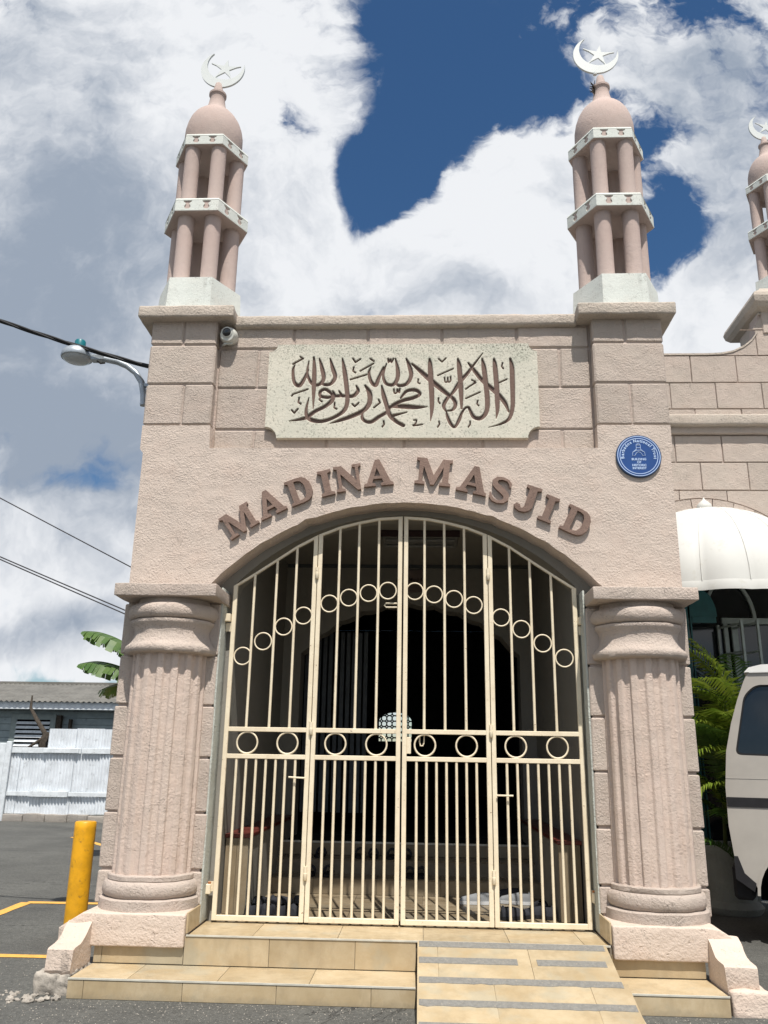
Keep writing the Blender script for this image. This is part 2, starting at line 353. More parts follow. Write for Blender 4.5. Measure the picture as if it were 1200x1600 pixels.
class MB:
    """collects simple solids into one mesh"""
    def __init__(s): s.V = []; s.F = []
    def add(s, V, F):
        k = len(s.V); s.V += [tuple(v) for v in V]; s.F += [tuple(i+k for i in f) for f in F]; return s
    def box(s, x0, x1, y0, y1, z0, z1, c=0.0, jit=0.0):
        if c <= 0:
            V = [(x, y, z) for x in (x0, x1) for y in (y0, y1) for z in (z0, z1)]
            F = [(0, 1, 3, 2), (4, 6, 7, 5), (0, 4, 5, 1), (2, 3, 7, 6), (0, 2, 6, 4), (1, 5, 7, 3)]
            return s.add(V, F)
        # chamfered: 24 vertices
        V = []; idx = {}
        X = (x0, x1); Y = (y0, y1); Z = (z0, z1)
        for a in (0, 1):
            for b_ in (0, 1):
                for c_ in (0, 1):
                    sx, sy, sz = (1, -1)[a], (1, -1)[b_], (1, -1)[c_]
                    j = Vector((RND.uniform(-jit, jit), RND.uniform(-jit, jit)*.4, RND.uniform(-jit, jit)))
                    p = Vector((X[a], Y[b_], Z[c_])) + j
                    for ax, dlt in ((0, (0, sy*c, sz*c)), (1, (sx*c, 0, sz*c)), (2, (sx*c, sy*c, 0))):
                        idx[(a, b_, c_, ax)] = len(V); V.append(p+Vector(dlt))
        I = lambda a, b_, c_, ax: idx[(a, b_, c_, ax)]
        F = []
        for a in (0, 1): F.append([I(a, 0, 0, 0), I(a, 0, 1, 0), I(a, 1, 1, 0), I(a, 1, 0, 0)])
        for a in (0, 1): F.append([I(0, a, 0, 1), I(0, a, 1, 1), I(1, a, 1, 1), I(1, a, 0, 1)])
        for a in (0, 1): F.append([I(0, 0, a, 2), I(0, 1, a, 2), I(1, 1, a, 2), I(1, 0, a, 2)])
        for a in (0, 1):
            for b_ in (0, 1):
                F.append([I(a, b_, 0, 0), I(a, b_, 1, 0), I(a, b_, 1, 1), I(a, b_, 0, 1)])
                F.append([I(a, 0, b_, 0), I(a, 1, b_, 0), I(a, 1, b_, 2), I(a, 0, b_, 2)])
                F.append([I(0, a, b_, 1), I(1, a, b_, 1), I(1, a, b_, 2), I(0, a, b_, 2)])
                for c_ in (0, 1): F.append([I(a, b_, c_, 0), I(a, b_, c_, 1), I(a, b_, c_, 2)])
        cen = Vector(((x0+x1)/2, (y0+y1)/2, (z0+z1)/2)); G = []
        for f in F:
            p = [Vector(V[i]) for i in f]; n = (p[1]-p[0]).cross(p[2]-p[0]); ct = sum(p, Vector())/len(p)
            G.append(tuple(f) if n.dot(ct-cen) > 0 else tuple(reversed(f)))
        return s.add(V, G)
    def tube(s, pts, r, n=8, caps=True):
        pts = [Vector(p) for p in pts]; rr = r if isinstance(r, (list, tuple)) else [r]*len(pts)
        V = []; F = []; prev = None
        for i, p in enumerate(pts):
            d = (pts[min(i+1, len(pts)-1)]-pts[max(i-1, 0)]).normalized()
            if prev is None:
                a = d.orthogonal().normalized()
            else:
                a = (prev - d*prev.dot(d)).normalized()
            prev = a; b_ = d.cross(a)
            for k in range(n):
                th = 2*pi*k/n; V.append(p+(a*cos(th)+b_*sin(th))*rr[i])
        for i in range(len(pts)-1):
            for k in range(n):
                F.append((i*n+k, i*n+(k+1) % n, (i+1)*n+(k+1) % n, (i+1)*n+k))
        if caps:
            F.append(tuple(reversed(range(n)))); F.append(tuple((len(pts)-1)*n+k for k in range(n)))
        return s.add(V, F)
    def lathe(s, prof, n=32, c=(0, 0, 0), rf=None):
        V = []; F = []
        for (z, r) in prof:
            for k in range(n):
                th = 2*pi*k/n; q = rf(th, z, r) if rf else r
                V.append((c[0]+q*cos(th), c[1]+q*sin(th), c[2]+z))
        for i in range(len(prof)-1):
            for k in range(n):
                F.append((i*n+k, i*n+(k+1) % n, (i+1)*n+(k+1) % n, (i+1)*n+k))
        F.append(tuple(reversed(range(n)))); F.append(tuple((len(prof)-1)*n+k for k in range(n)))
        return s.add(V, F)
    def ring(s, c, R, r, n=28, m=8, axis='y'):
        V = []; F = []
        for i in range(n):
            a = 2*pi*i/n
            for j in range(m):
                b_ = 2*pi*j/m; q = R+r*cos(b_); h = r*sin(b_)
                p = (q*cos(a), h, q*sin(a)) if axis == 'y' else (q*cos(a), q*sin(a), h)
                V.append((c[0]+p[0], c[1]+p[1], c[2]+p[2]))
        for i in range(n):
            for j in range(m):
                F.append((i*m+j, i*m+(j+1) % m, ((i+1) % n)*m+(j+1) % m, ((i+1) % n)*m+j))
        return s.add(V, F)
    def prism(s, polys, y0, y1, front=True, back=True, fn=None):
        """polygons in XZ (first outer, the rest holes) extruded from y0 (front) to y1"""
        fn = fn or (lambda x, z, y: (x, y, z))
        polys = [clean(p) for p in polys]
        flat = [p for q in polys for p in q]
        tri = tessellate_polygon([[Vector((x, z, 0)) for x, z in q] for q in polys])
        n = len(flat)
        V = [fn(x, z, y0) for x, z in flat] + [fn(x, z, y1) for x, z in flat]
        F = []
        for t_ in tri:
            a, b_, c_ = [flat[i] for i in t_]
            ar = (b_[0]-a[0])*(c_[1]-a[1])-(b_[1]-a[1])*(c_[0]-a[0])
            if abs(ar) < 1e-12: continue
            t_ = tuple(t_) if ar > 0 else tuple(reversed(t_))
            if front: F.append(t_)
            if back: F.append(tuple(n+i for i in reversed(t_)))
        k = 0
        for qi, q in enumerate(polys):
            m_ = len(q); ar = sum(q[i][0]*q[(i+1) % m_][1]-q[(i+1) % m_][0]*q[i][1] for i in range(m_))
            ccw = (ar > 0) if qi == 0 else (ar < 0)
            for i in range(m_):
                a, b_ = k+i, k+(i+1) % m_
                F.append((a, a+n, b_+n, b_) if ccw else (b_, b_+n, a+n, a))
            k += m_
        return s.add(V, F)
    def build(s, name, mat, parent=None, **k): return mk(name, s.V, s.F, mat, parent, **k)
def clean(p):
    q = []
    for a in p:
        if not q or hypot(a[0]-q[-1][0], a[1]-q[-1][1]) > 1e-6: q.append((float(a[0]), float(a[1])))
    if hypot(q[0][0]-q[-1][0], q[0][1]-q[-1][1]) < 1e-6: q.pop()
    return q
def dup(root, loc=None, label=None, inv=None):
    r = root.copy(); COL.objects.link(r)
    if loc is not None: r.location = loc
    if label: r['label'] = label
    def rec(src, dst):
        for ch in src.children:
            c = ch.copy(); COL.objects.link(c); c.parent = dst; rec(ch, c)
    rec(root, r)
    return r
def rough(V, amp, scale=9, axis=None):
    out_ = []
    for v in V:
        n = mnoise.noise_vector(Vector(v)*scale)
        if axis == 'y': out_.append((v[0], v[1]+n.y*amp, v[2]))
        else: out_.append((v[0]+n.x*amp, v[1]+n.y*amp, v[2]+n.z*amp))
    return out_
def rbox(x0, x1, y0, y1, z0, z1, r=.01, step=.06, amp=.003, sc=8, mb=None):
    """rounded, subdivided, slightly uneven block"""
    mb = mb or MB()
    lo = Vector((x0, y0, z0)); hi = Vector((x1, y1, z1)); V = []; F = []; key = {}
    def vid(p):
        q = Vector([min(max(p[i], lo[i]+r), hi[i]-r) for i in range(3)])
        d = p-q
        if d.length > 1e-9: p = q+d.normalized()*r
        n = mnoise.noise_vector(p*sc)+mnoise.noise_vector(p*sc*3.1)*.4
        p = p+n*amp
        k = (round(p.x*1e4), round(p.y*1e4), round(p.z*1e4))
        if k not in key: key[k] = len(V); V.append(p)
        return key[k]
    def coords(a, b_):
        n = max(1, int(math.ceil((b_-a-2*r)/step)))
        c_ = [a, a+r*.5] if r > 0 else [a]
        c_ += [a+r+(b_-a-2*r)*i/n for i in range(n+1)]
        c_ += [b_-r*.5, b_]
        return c_
    ax = [coords(lo[i], hi[i]) for i in range(3)]
    for a in range(3):
        u, v = (a+1) % 3, (a+2) % 3
        for side in (0, 1):
            g = []
            for pu in ax[u]:
                row = []
                for pv in ax[v]:
                    p = Vector((0, 0, 0)); p[a] = hi[a] if side else lo[a]; p[u] = pu; p[v] = pv
                    row.append(vid(p))
                g.append(row)
            for i in range(len(g)-1):
                for j in range(len(g[0])-1):
                    f = [g[i][j], g[i+1][j], g[i+1][j+1], g[i][j+1]]
                    f = list(dict.fromkeys(f))
                    if len(f) < 3: continue
                    F.append(tuple(f) if side else tuple(reversed(f)))
    return mb.add(V, F)

# ================================================================== GROUND
g = MB().add([(-400, -400, 0), (400, -400, 0), (400, 900, 0), (-400, 900, 0)], [(0, 1, 2, 3)]).build('ground', 'asphalt', kind='structure')
def stripe(name, pts, wd):
    mb = MB()
    for i in range(len(pts)-1):
        a = Vector((*pts[i], 0)); b_ = Vector((*pts[i+1], 0)); d = (b_-a).normalized(); n = Vector((-d.y, d.x, 0))*wd/2
        k = int(max(2, (b_-a).length/.12)); V = []; F = []
        for j in range(k+1):
            p = a+(b_-a)*j/k; e = 1+RND.uniform(-.08, .08)
            V += [p+n*e+Vector((0, 0, .004+.0006*i)), p-n*e+Vector((0, 0, .004+.0006*i))]
        for j in range(k): F.append((2*j, 2*j+1, 2*j+3, 2*j+2))
        mb.add(V, F)
    return mb.build(name, 'line_paint', kind='structure')
stripe('parking_line', [(-4.15, .55), (-4.20, 2.76), (-2.75, 2.82)], .12)
stripe('parking_line', [(-4.6, .33), (-2.62, .38)], .10)
stripe('parking_line', [(-6.6, 9.9), (-5.4, 8.4), (-4.3, 8.4)], .12)

# ================================================================== GATEWAY
GW = thing('mosque_gateway', 'pink stuccoed arched gateway with two fluted columns and two minarets on top', 'gateway', (-.155, .2, 0))
XL0, XL1, XR0, XR1 = -2.465, -1.66, 1.345, 2.155          # pillar faces
AC, AZ, AR = -.133, 1.448, 2.202                          # arch centre and radius
def arc(cx, cz, R, zb, n=64):
    h = sqrt(R*R-(zb-cz)**2); a0 = atan2(zb-cz, -h); a1 = atan2(zb-cz, h)
    return [(cx+R*cos(a0+(a1-a0)*i/n), cz+R*sin(a0+(a1-a0)*i/n)) for i in range(n+1)]
# smooth band with the arch
ap = arc(AC, AZ, AR, 2.860, 110)
ap = [(x+mnoise.noise(Vector((x*9, z*9, 0)))*.007, z+mnoise.noise(Vector((x*11, z*11, 5)))*.008 + (.018*max(0, 1-abs(x+.98)/.07)) + (.012*max(0, 1-abs(x-.62)/.06))) for x, z in ap]
band = [(-2.455, 2.860)]+ap+[(2.145, 2.860), (2.145, 4.10), (2.165, 4.135), (2.165, 4.363), (1.535, 4.363), (1.53, 4.150), (-1.865, 4.147), (-1.875, 4.363), (-2.485, 4.363), (-2.485, 4.14), (-2.455, 4.10)]
MB().prism([band], 0, .24).build('arch_band', 'stucco_band', GW)
# a thin lip of soffit plaster under the arch
# core walls behind the blocks
cm = MB().box(-2.45, 2.13, .114, .24, 4.14, 5.42).box(-2.47, -1.89, .014, .13, 4.36, 5.42).box(1.55, 2.15, .014, .13, 4.36, 5.42)
cm.box(XL0+.02, XL1-.02, .016, .235, .30, 2.80).box(XR0+.02, XR1-.02, .016, .235, .30, 2.80)
cm.build('wall_core', 'stucco_core', GW)
ia = arc(-.14, 1.59, 2.015, 2.93, 48)
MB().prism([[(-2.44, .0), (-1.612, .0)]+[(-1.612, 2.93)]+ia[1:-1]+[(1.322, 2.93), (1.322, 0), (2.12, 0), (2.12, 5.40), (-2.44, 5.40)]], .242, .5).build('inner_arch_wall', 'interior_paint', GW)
def block(x0, x1, y0, y1, z0, z1, mat='stucco'):
    gq = .004
    return MB().box(x0+gq, x1-gq, y0, y1, z0+gq, z1-gq, .015, .003).build('block', mat, GW)
# upper pilaster blocks
for (a, b_, sp, sp2) in ((-2.485, -1.875, -2.14, -2.185), (1.535, 2.165, 1.845, 1.83)):
    o1 = -.006 if a < 0 else 0; o2 = 0 if a < 0 else .006
    for (x0, x1, z0, z1) in ((a, sp, 4.366, 4.766), (sp, b_, 4.366, 4.766), (a, b_, 4.766, 5.16), (a, sp2, 5.16, 5.42), (sp2, b_, 5.16, 5.42)):
        block(x0+(o1 if x0 == a else 0), x1+(o2 if x1 == b_ else 0), RND.uniform(-.003, .002), .12, z0, z1)
# recessed field
A, B = -1.868, 1.53
for z0, z1, J in ((4.152, 4.362, (-1.50, -.84, -.15, .55, 1.25)), (4.362, 4.768, (-1.2, -.5, .2, .9)), (4.768, 5.162, (-1.50, -.85, -.15, .55, 1.256)), (5.162, 5.385, (-1.18, -.49, .19, .874))):
    xs = [A, *J, B]
    for i in range(len(xs)-1): block(xs[i], xs[i+1], .10+RND.uniform(-.003, .002), .15, z0, z1)
# lower pillar blocks
for (a, b_, zz) in ((XL0, XL1, (.455, .70, 1.115, 1.525, 1.93, 2.33, 2.765)), (XR0, XR1, (.455, .66, 1.07, 1.475, 1.887, 2.29, 2.765))):
    for i in range(len(zz)-1):
        MB().box(a+RND.uniform(-.004, .004), b_+RND.uniform(-.004, .004), RND.uniform(-.002, .003), .236, zz[i]+.009, zz[i+1]-.009, .009, .004).build('block', 'stucco', GW)
rbox(XL1-.004, XL1+.012, .014, .2395, .33, 2.90, .004, .08, .0022, 20).build('jamb', 'jamb_paint', GW, smooth=50)
rbox(XR0-.012, XR0+.004, .014, .2395, .33, 2.90, .004, .08, .0022, 20).build('jamb', 'jamb_paint', GW, smooth=50)
# abacus slabs
rbox(-2.452, -1.628, -.33, .2385, 2.765, 2.866, .008, .05, .003, 9).build('abacus', 'stucco', GW, smooth=50)
rbox(1.352, 2.163, -.33, .2385, 2.765, 2.866, .008, .05, .003, 9).build('abacus', 'stucco', GW, smooth=50)
# cornice and pilaster caps
rbox(-1.745, 1.425, .038, .52, 5.365, 5.485, .032, .06, .006, 7).build('cornice', 'stucco_top', GW, smooth=60)
rbox(-2.60, -1.715, -.105, .80, 5.392, 5.512, .02, .06, .005, 8).build('pilaster_cap', 'stucco_top', GW, smooth=60)
rbox(1.405, 2.275, -.105, .80, 5.392, 5.512, .02, .06, .005, 8).build('pilaster_cap', 'stucco_top', GW, smooth=60)
MB().box(-2.46, -1.87, .24, .70, 4.2, 5.39).box(1.54, 2.14, .24, .70, 4.2, 5.39).build('pilaster_back', 'stucco_core', GW)
# columns
def column(cx):
    N = 16
    def flute(th, z, r):
        c_ = .5+.5*cos(N*th+pi)
        return r-.024*max(0., min(1., (c_-.42)*5))
    mb = MB()
    prof = [(.66+(2.345-.66)*i/40, .297+.004*(1-abs(i/40-.3))) for i in range(41)]
    mb.lathe(prof, N*16, (cx, 0, 0), flute)
    mb.V = rough([(v[0], v[1]*.88, v[2]) for v in mb.V], .0015, 9)
    sh = mb.build('column', 'stucco_shaft', GW, smooth=75)
    b_ = MB()
    pr = [(.44, .372), (.52, .372), (.528, .362), (.53, .345)]
    pr += [(.53+.058*(1-cos(pi*i/12)), .318+.042*sin(pi*i/12)) for i in range(13)]
    pr += [(.648, .322), (.652, .326), (.68, .326), (.688, .318), (.69, .27)]
    b_.lathe(pr, 72, (cx, 0, 0)); b_.V = rough([(v[0], v[1]*.88, v[2]) for v in b_.V], .004, 11)
    b_.build('column_base', 'stucco', sh, smooth=40)
    c_ = MB()
    pr = [(2.318, .27), (2.322, .30), (2.326, .352), (2.335, .366), (2.36, .374), (2.382, .368), (2.397, .35)]
    pr += [(2.41, .338), (2.43, .324), (2.46, .312), (2.49, .306), (2.52, .310), (2.545, .322), (2.565, .338), (2.58, .343), (2.592, .341), (2.597, .325)]
    pr += [(2.60+.062*(1-cos(pi*i/12)), .318+.052*sin(pi*i/12)) for i in range(13)]
    pr += [(2.73, .30), (2.77, .29)]
    c_.lathe(pr, 80, (cx, 0, 0)); c_.V = rough([(v[0], v[1]*.9, v[2]) for v in c_.V], .004, 11)
    c_.build('capital', 'stucco', sh, smooth=40)
column(-2.045); column(1.755)
# plinths (with a chamfered outer shoulder)
def plinth(xi, xo, mirror):
    s = -1 if mirror else 1
    mb = rbox(min(xi, xo), max(xi, xo), -.358, .238, .235, .452, .012, .05, .004, 7)
    V = []
    for v in mb.V:
        x, y, z = v
        d = (xo-x)*(-1 if not mirror else 1)                   # distance from the outer end
        if d < .16 and z > .35: z -= (.16-d)*.62*(z-.35)/.1
        V.append((x, y, z))
    mb.V = V
    return mb.build('plinth', 'cheek_paint', GW, smooth=50)
plinth(-1.668, -2.575, False); plinth(1.350, 2.235, True)
# tile facing on the inner cheeks of the plinths
MB().box(-1.666, -1.652, -.325, .165, .325, .462, .002).build('tile', 'tile', GW)
MB().box(-1.666, -1.652, .168, .50, .325, .462, .002).build('tile', 'tile', GW)
MB().box(1.334, 1.348, -.325, .165, .325, .468, .002).build('tile', 'tile', GW)
MB().box(1.334, 1.348, .168, .50, .325, .468, .002).build('tile', 'tile', GW)
# scroll cheeks beside the steps
def cheek(x0, x1, yf, zt=.40):
    prof = [(-.325, .12), (-.325, zt), (-.345, zt-.005), (-.40, zt-.035), (-.455, zt-.075), (-.50, zt-.10), (-.545, zt-.112), (yf+.02, zt-.118), (yf, zt-.13), (yf-.005, .145), (yf+.01, .12)]
    n = 9; V = []; F = []
    def P_(x, y, z):
        q = Vector((x, y, z)); nn = mnoise.noise_vector(q*7)*.009+mnoise.noise_vector(q*22)*.004
        return q+nn
    for i in range(n+1):
        x = x0+(x1-x0)*i/n
        for (y, z) in prof: V.append(P_(x, y, z))
    k = len(prof)
    for i in range(n):
        for j in range(k):
            F.append((i*k+j, i*k+(j+1) % k, (i+1)*k+(j+1) % k, (i+1)*k+j))
    F.append(tuple(reversed(range(k)))); F.append(tuple(n*k+j for j in range(k)))
    return MB().add(V, F).build('step_cheek', 'cheek_paint', GW, smooth=35)
cheek(-2.515, -2.335, -.665); cheek(2.0, 2.205, -.665)
rbox(-2.58, -2.33, -.68, -.28, -.03, .128, .02, .018, .016, 22).build('cheek_footing', 'rubble_white', GW, smooth=40)
rbox(2.005, 2.265, -.72, -.30, -.03, .150, .025, .05, .012, 8).build('cheek_footing', 'cheek_paint', GW, smooth=40)

# ---- minaret
def hexpts(r): return [(r*cos(pi/3*k), r*sin(pi/3*k)) for k in range(6)]
def hexprism(mb, r0, r1, z0, z1):
    a = hexpts(r0); b_ = hexpts(r1)
    V = [(x, y, z0) for x, y in a]+[(x, y, z1) for x, y in b_]
    F = [(k, (k+1) % 6, 6+(k+1) % 6, 6+k) for k in range(6)]+[tuple(reversed(range(6))), tuple(range(6, 12))]
    return mb.add(V, F)
VASE = [(-.032, .036), (.032, .036), (.031, .025), (.016, .014), (.014, .006), (.023, -.008), (.024, -.022), (.013, -.036), (-.013, -.036), (-.024, -.022), (-.023, -.008), (-.014, .006), (-.016, .014), (-.031, .025)]
def minaret(loc):
    mb = MB(); hexprism(mb, .415, .398, 0, .335); hexprism(mb, .39, .37, .335, .347)
    mb.V = rough(mb.V, .006, 5)
    base = mb.build('minaret', 'tower_white', GW, loc=loc)
    base.matrix_parent_inverse = Matrix.Translation(-wloc(GW))
    z3 = Vector((0, 0, 0))
    colm = {}
    for (za, zb, rc, rr) in ((.345, 1.05, .262, .079), (1.19, 1.85, .262, .075)):
        for k in range(6):
            a = pi/3*k
            if (za,) not in colm:
                c_ = MB().lathe([(za, rr*1.05), (za+.02, rr), ((za+zb)/2, rr*.99), (zb-.03, rr), (zb, rr*1.06)], 20)
                c_.V = rough(c_.V, .002, 12)
                ob = c_.build('minaret_column', 'tower_pink', base, loc=(rc*cos(a), rc*sin(a), 0), smooth=50)
                colm[(za,)] = ob
            else:
                ob = colm[(za,)].copy(); COL.objects.link(ob); ob.location = (rc*cos(a), rc*sin(a), 0)
                ob.rotation_euler.z = k*1.1
    for (z0, h, r) in ((1.045, .148, .422), (1.845, .13, .375)):
        wb = MB(); hexprism(wb, r-.001, r, z0+.006, z0+.022); hexprism(wb, r, r-.01, z0+h-.022, z0+h); ub = MB(); hexprism(ub, r-.014, r-.004, z0, z0+.0055); ub.build('balcony_soffit', 'tower_pink', base, loc=z3)
        ap_ = r*cos(pi/6); hw = r/2
        for k in range(6):
            th = pi/3*k+pi/6-pi/2+pi/2
            nx, ny = cos(th), sin(th); tx, ty = -ny, nx
            cz = z0+h/2; hh = h/2-.0225; sc_ = hh/.05
            holes = [[(cx+vx*1.25, vz*sc_*1.22) for vx, vz in VASE] for cx in (-.092*r/.422, .092*r/.422)]
            fn = lambda u, v, y: (nx*(ap_-.002-y)-tx*(-u), ny*(ap_-.002-y)-ty*(-u), cz+v)
            wb.prism([[(-hw+.001, -hh), (hw-.001, -hh), (hw-.001, hh), (-hw+.001, hh)]]+holes, 0, .013, fn=fn)
        wb.build('balcony_ring', 'tower_white', base, loc=z3)
        pk = MB(); hexprism(pk, r-.0135, r-.0135, z0+.02, z0+h-.02); pk.build('balcony_core', 'tower_pink', base, loc=z3)
    pr = [(1.97, .25), (1.985, .275), (2.05, .288), (2.12, .294), (2.2, .292), (2.28, .278), (2.35, .255), (2.41, .222), (2.455, .185), (2.49, .145), (2.52, .118), (2.56, .100), (2.62, .086), (2.70, .074), (2.712, .080), (2.722, .090), (2.745, .090), (2.755, .080), (2.758, .062), (2.82, .046), (2.88, .034), (2.895, .02)]
    d = MB().lathe(pr, 40); d.V = rough(d.V, .003, 6); d.build('dome', 'tower_pink', base, loc=z3, smooth=40)
    al = radians(65); dd, Ro = .07, .235; ri = .1997; tip = radians(52)
    P1 = [(Ro*cos(al+tip+(2*pi-2*tip)*i/48), Ro*sin(al+tip+(2*pi-2*tip)*i/48)) for i in range(49)]
    cx, cz = dd*cos(al), dd*sin(al)
    def ang(p): return atan2(p[1]-cz, p[0]-cx)
    a1, a0 = ang(P1[-1]), ang(P1[0])
    while a1 < a0+pi: a1 += 2*pi
    P2 = [(cx+ri*cos(a1+(a0-a1)*i/48), cz+ri*sin(a1+(a0-a1)*i/48)) for i in range(1, 48)]
    cr = MB().prism([P1+P2], -.011, .011)
    cr.tube([(-.02, 0, -.25), (-.02, 0, -.225)], .02, 10)
    S_ = []
    for k in range(5):
        a = radians(81+72*k); L_ = (.118, .175, .185, .155, .165)[k]
        if L_ > .12:
            S_ += [(.045*cos(a-radians(36)), .045*sin(a-radians(36))), (.115*cos(a)+.006*sin(a), .115*sin(a)-.006*cos(a)), (L_*cos(a)+.004*sin(a), L_*sin(a)-.004*cos(a)), (L_*cos(a)-.004*sin(a), L_*sin(a)+.004*cos(a)), (.115*cos(a)-.006*sin(a), .115*sin(a)+.006*cos(a))]
        else:
            S_ += [(.045*cos(a-radians(36))*.9, .045*sin(a-radians(36))*.9), (L_*cos(a), L_*sin(a))]
    st = MB().prism([[(x+.03, z+.008) for x, z in S_]], -.008, .008)
    return base, cr, st
def topping(base, cr, st, dx, dz):
    for mb, nm in ((cr, 'crescent'), (st, 'star')):
        mb.build(nm, 'white_metal', base, loc=(dx, 0, dz))
b1, cr, st = minaret((-2.16, .305, 5.508))
M1 = [c for c in b1.children]
b2 = dup(b1, (1.852, .305, 5.508))
topping(b1, cr, st, .03, 3.075); topping(b2, cr, st, -.03, 3.165)
# weeds on the neck of the second dome
wm = MB(); rr_ = random.Random(3)
for i in range(26):
    p = Vector((-.075, -.03, 2.70+rr_.uniform(-.06, .06)))
    wm.tube([p, p+Vector((rr_.uniform(-.05, .01), rr_.uniform(-.05, .01), rr_.uniform(-.03, .05)))], .004, 3, False)
wm.build('weed_tuft', 'dark_wood', b2, loc=(0, 0, 0))

# ---- vestibule and hall behind the gate
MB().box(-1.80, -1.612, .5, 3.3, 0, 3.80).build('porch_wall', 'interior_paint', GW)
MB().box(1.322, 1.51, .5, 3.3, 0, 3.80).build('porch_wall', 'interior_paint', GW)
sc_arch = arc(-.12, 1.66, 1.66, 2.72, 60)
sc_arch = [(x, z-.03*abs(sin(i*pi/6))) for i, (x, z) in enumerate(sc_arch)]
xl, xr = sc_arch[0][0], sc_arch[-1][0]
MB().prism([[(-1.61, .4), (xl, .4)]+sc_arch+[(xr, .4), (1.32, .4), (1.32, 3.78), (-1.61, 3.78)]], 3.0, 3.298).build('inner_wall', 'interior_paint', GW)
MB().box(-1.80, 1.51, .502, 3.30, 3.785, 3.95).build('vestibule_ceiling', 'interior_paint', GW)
MB().box(-1.60, 1.31, 2.975, 2.998, 3.745, 3.782).build('ceiling_trim', 'hall_paint', GW)
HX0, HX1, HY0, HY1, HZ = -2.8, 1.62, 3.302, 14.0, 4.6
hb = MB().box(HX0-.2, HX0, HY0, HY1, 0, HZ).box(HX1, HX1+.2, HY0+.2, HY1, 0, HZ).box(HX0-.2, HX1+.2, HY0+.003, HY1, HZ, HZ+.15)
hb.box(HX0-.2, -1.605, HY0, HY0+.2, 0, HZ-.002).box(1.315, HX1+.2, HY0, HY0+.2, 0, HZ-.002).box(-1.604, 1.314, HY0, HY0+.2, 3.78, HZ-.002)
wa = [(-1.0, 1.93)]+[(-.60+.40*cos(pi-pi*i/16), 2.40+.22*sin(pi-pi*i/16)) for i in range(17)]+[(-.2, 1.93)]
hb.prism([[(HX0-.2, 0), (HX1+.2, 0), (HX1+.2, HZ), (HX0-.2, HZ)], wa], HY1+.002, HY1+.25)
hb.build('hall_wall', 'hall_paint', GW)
gm = MB()
for i in range(7):
    for j in range(6):
        x = -1.0+.13*i; z = 1.95+.13*j
        gm.ring((x, HY1+.06, z), .068, .015, 12, 4)
gm.build('window_grille', 'grille_black', GW)
MB().box(-2.44, -1.802, .502, 3.28, 0, 4.3).build('side_wall', 'stucco_band', GW)
MB().box(1.512, 2.12, .502, 3.28, 0, 4.3).build('side_wall', 'stucco_band', GW)
MB().box(HX0-.23, HX0-.201, HY0-.03, HY1+.3, 0, HZ+.16).box(HX0-.201, -1.6, HY0-.03, HY0-.001, 0, HZ+.16).box(1.33, HX1+.2, HY0-.03, HY0-.001, 0, HZ+.16).build('outer_wall', 'stucco_band', GW)
# blinds hanging on the left in the hall
for i in range(13):
    MB().box(-1.62+i*.075, -1.57+i*.075, 3.93+.02*(i % 2), 3.937+.02*(i % 2), .9, 3.1).build('blind_slat', 'blind_grey', GW)

# ================================================================== STEPS
ST = thing('entrance_steps', 'beige stone tiled steps below the gate, two risers with pale edge strips', 'steps', (-.4, -.5, 0))
sm = MB().box(-2.31, 1.98, -.742, .2, -.02, .112).box(-2.31, 1.98, -.312, 1.67, -.02, .306)
sm.box(-1.61, 1.32, 1.675, 2.0, 0, .445).box(-1.61, 1.32, 1.99, 2.36, 0, .575)
sm.build('step_core', 'grout', ST)
def tile(x0, x1, y0, y1, z0, z1, par=ST): return MB().box(x0+.0015, x1-.0015, y0+.0015, y1-.0015, z0+.0015, z1-.0015, .0012).build('tile', 'tile_floor' if y0 > .15 else 'tile', par)
# front riser / first tread / second riser / landing
xs = [-2.318, -2.21, -1.55, -.93, -.31, -.022]
for i in range(len(xs)-1): tile(xs[i], xs[i+1], -.752, -.742, 0, .113)
tile(1.29, 1.985, -.752, -.742, 0, .113)
xs = [-2.318, -1.93, -1.33, -.72, -.022]
for i in range(len(xs)-1): tile(xs[i], xs[i+1], -.748, -.325, .112, .122)
tile(1.29, 1.985, -.748, -.325, .112, .122)
xs = [-2.318, -2.26, -1.672]
for i in range(2): tile(xs[i], xs[i+1], -.322, -.312, .124, .245)
xs = [-1.668, -1.06, -.45, -.022]
for i in range(3): tile(xs[i], xs[i+1], -.328, -.314, .124, .308)
tile(1.337, 1.98, -.322, -.312, .124, .262)
xs = [-1.650, -1.19, -.58, .03, .64, 1.16, 1.333]; ys = [-.325, .20, .62, 1.22, 1.67]
for j in range(4):
    for i in range(6): tile(xs[i], xs[i+1], ys[j], ys[j+1], .306, .316)
for (y, z0, z1, y1) in ((1.672, .316, .455, 2.0), (2.0, .455, .585, 2.36), (2.36, .585, .715, 2.36)):
    xs = [-1.605, -1.0, -.4, .2, .8, 1.315]
    for i in range(5):
        tile(xs[i], xs[i+1], y-.010, y, z0, z1-.008)
        if y1 > y: tile(xs[i], xs[i+1], y-.008, y1-.01, z1-.009, z1)
MB().box(-2.318, -.022, -.755, -.750, .114, .1265, .001).build('edge_strip', 'tile_edge', ST)
MB().box(1.29, 1.985, -.755, -.750, .114, .1265, .001).build('edge_strip', 'tile_edge', ST)
MB().box(-1.66, 1.335, -.333, -.3285, .308, .3205, .001).build('edge_strip', 'tile_edge', ST)
MB().box(-1.605, 1.315, 2.343, 2.350, .700, .720, .002).build('edge_strip', 'tile_edge', ST)
MB().box(-1.61, 1.32, 2.36, 3.302, 0, .70).box(HX0, HX1, 3.31, HY1, 0, .705).build('hall_floor', 'carpet', ST)

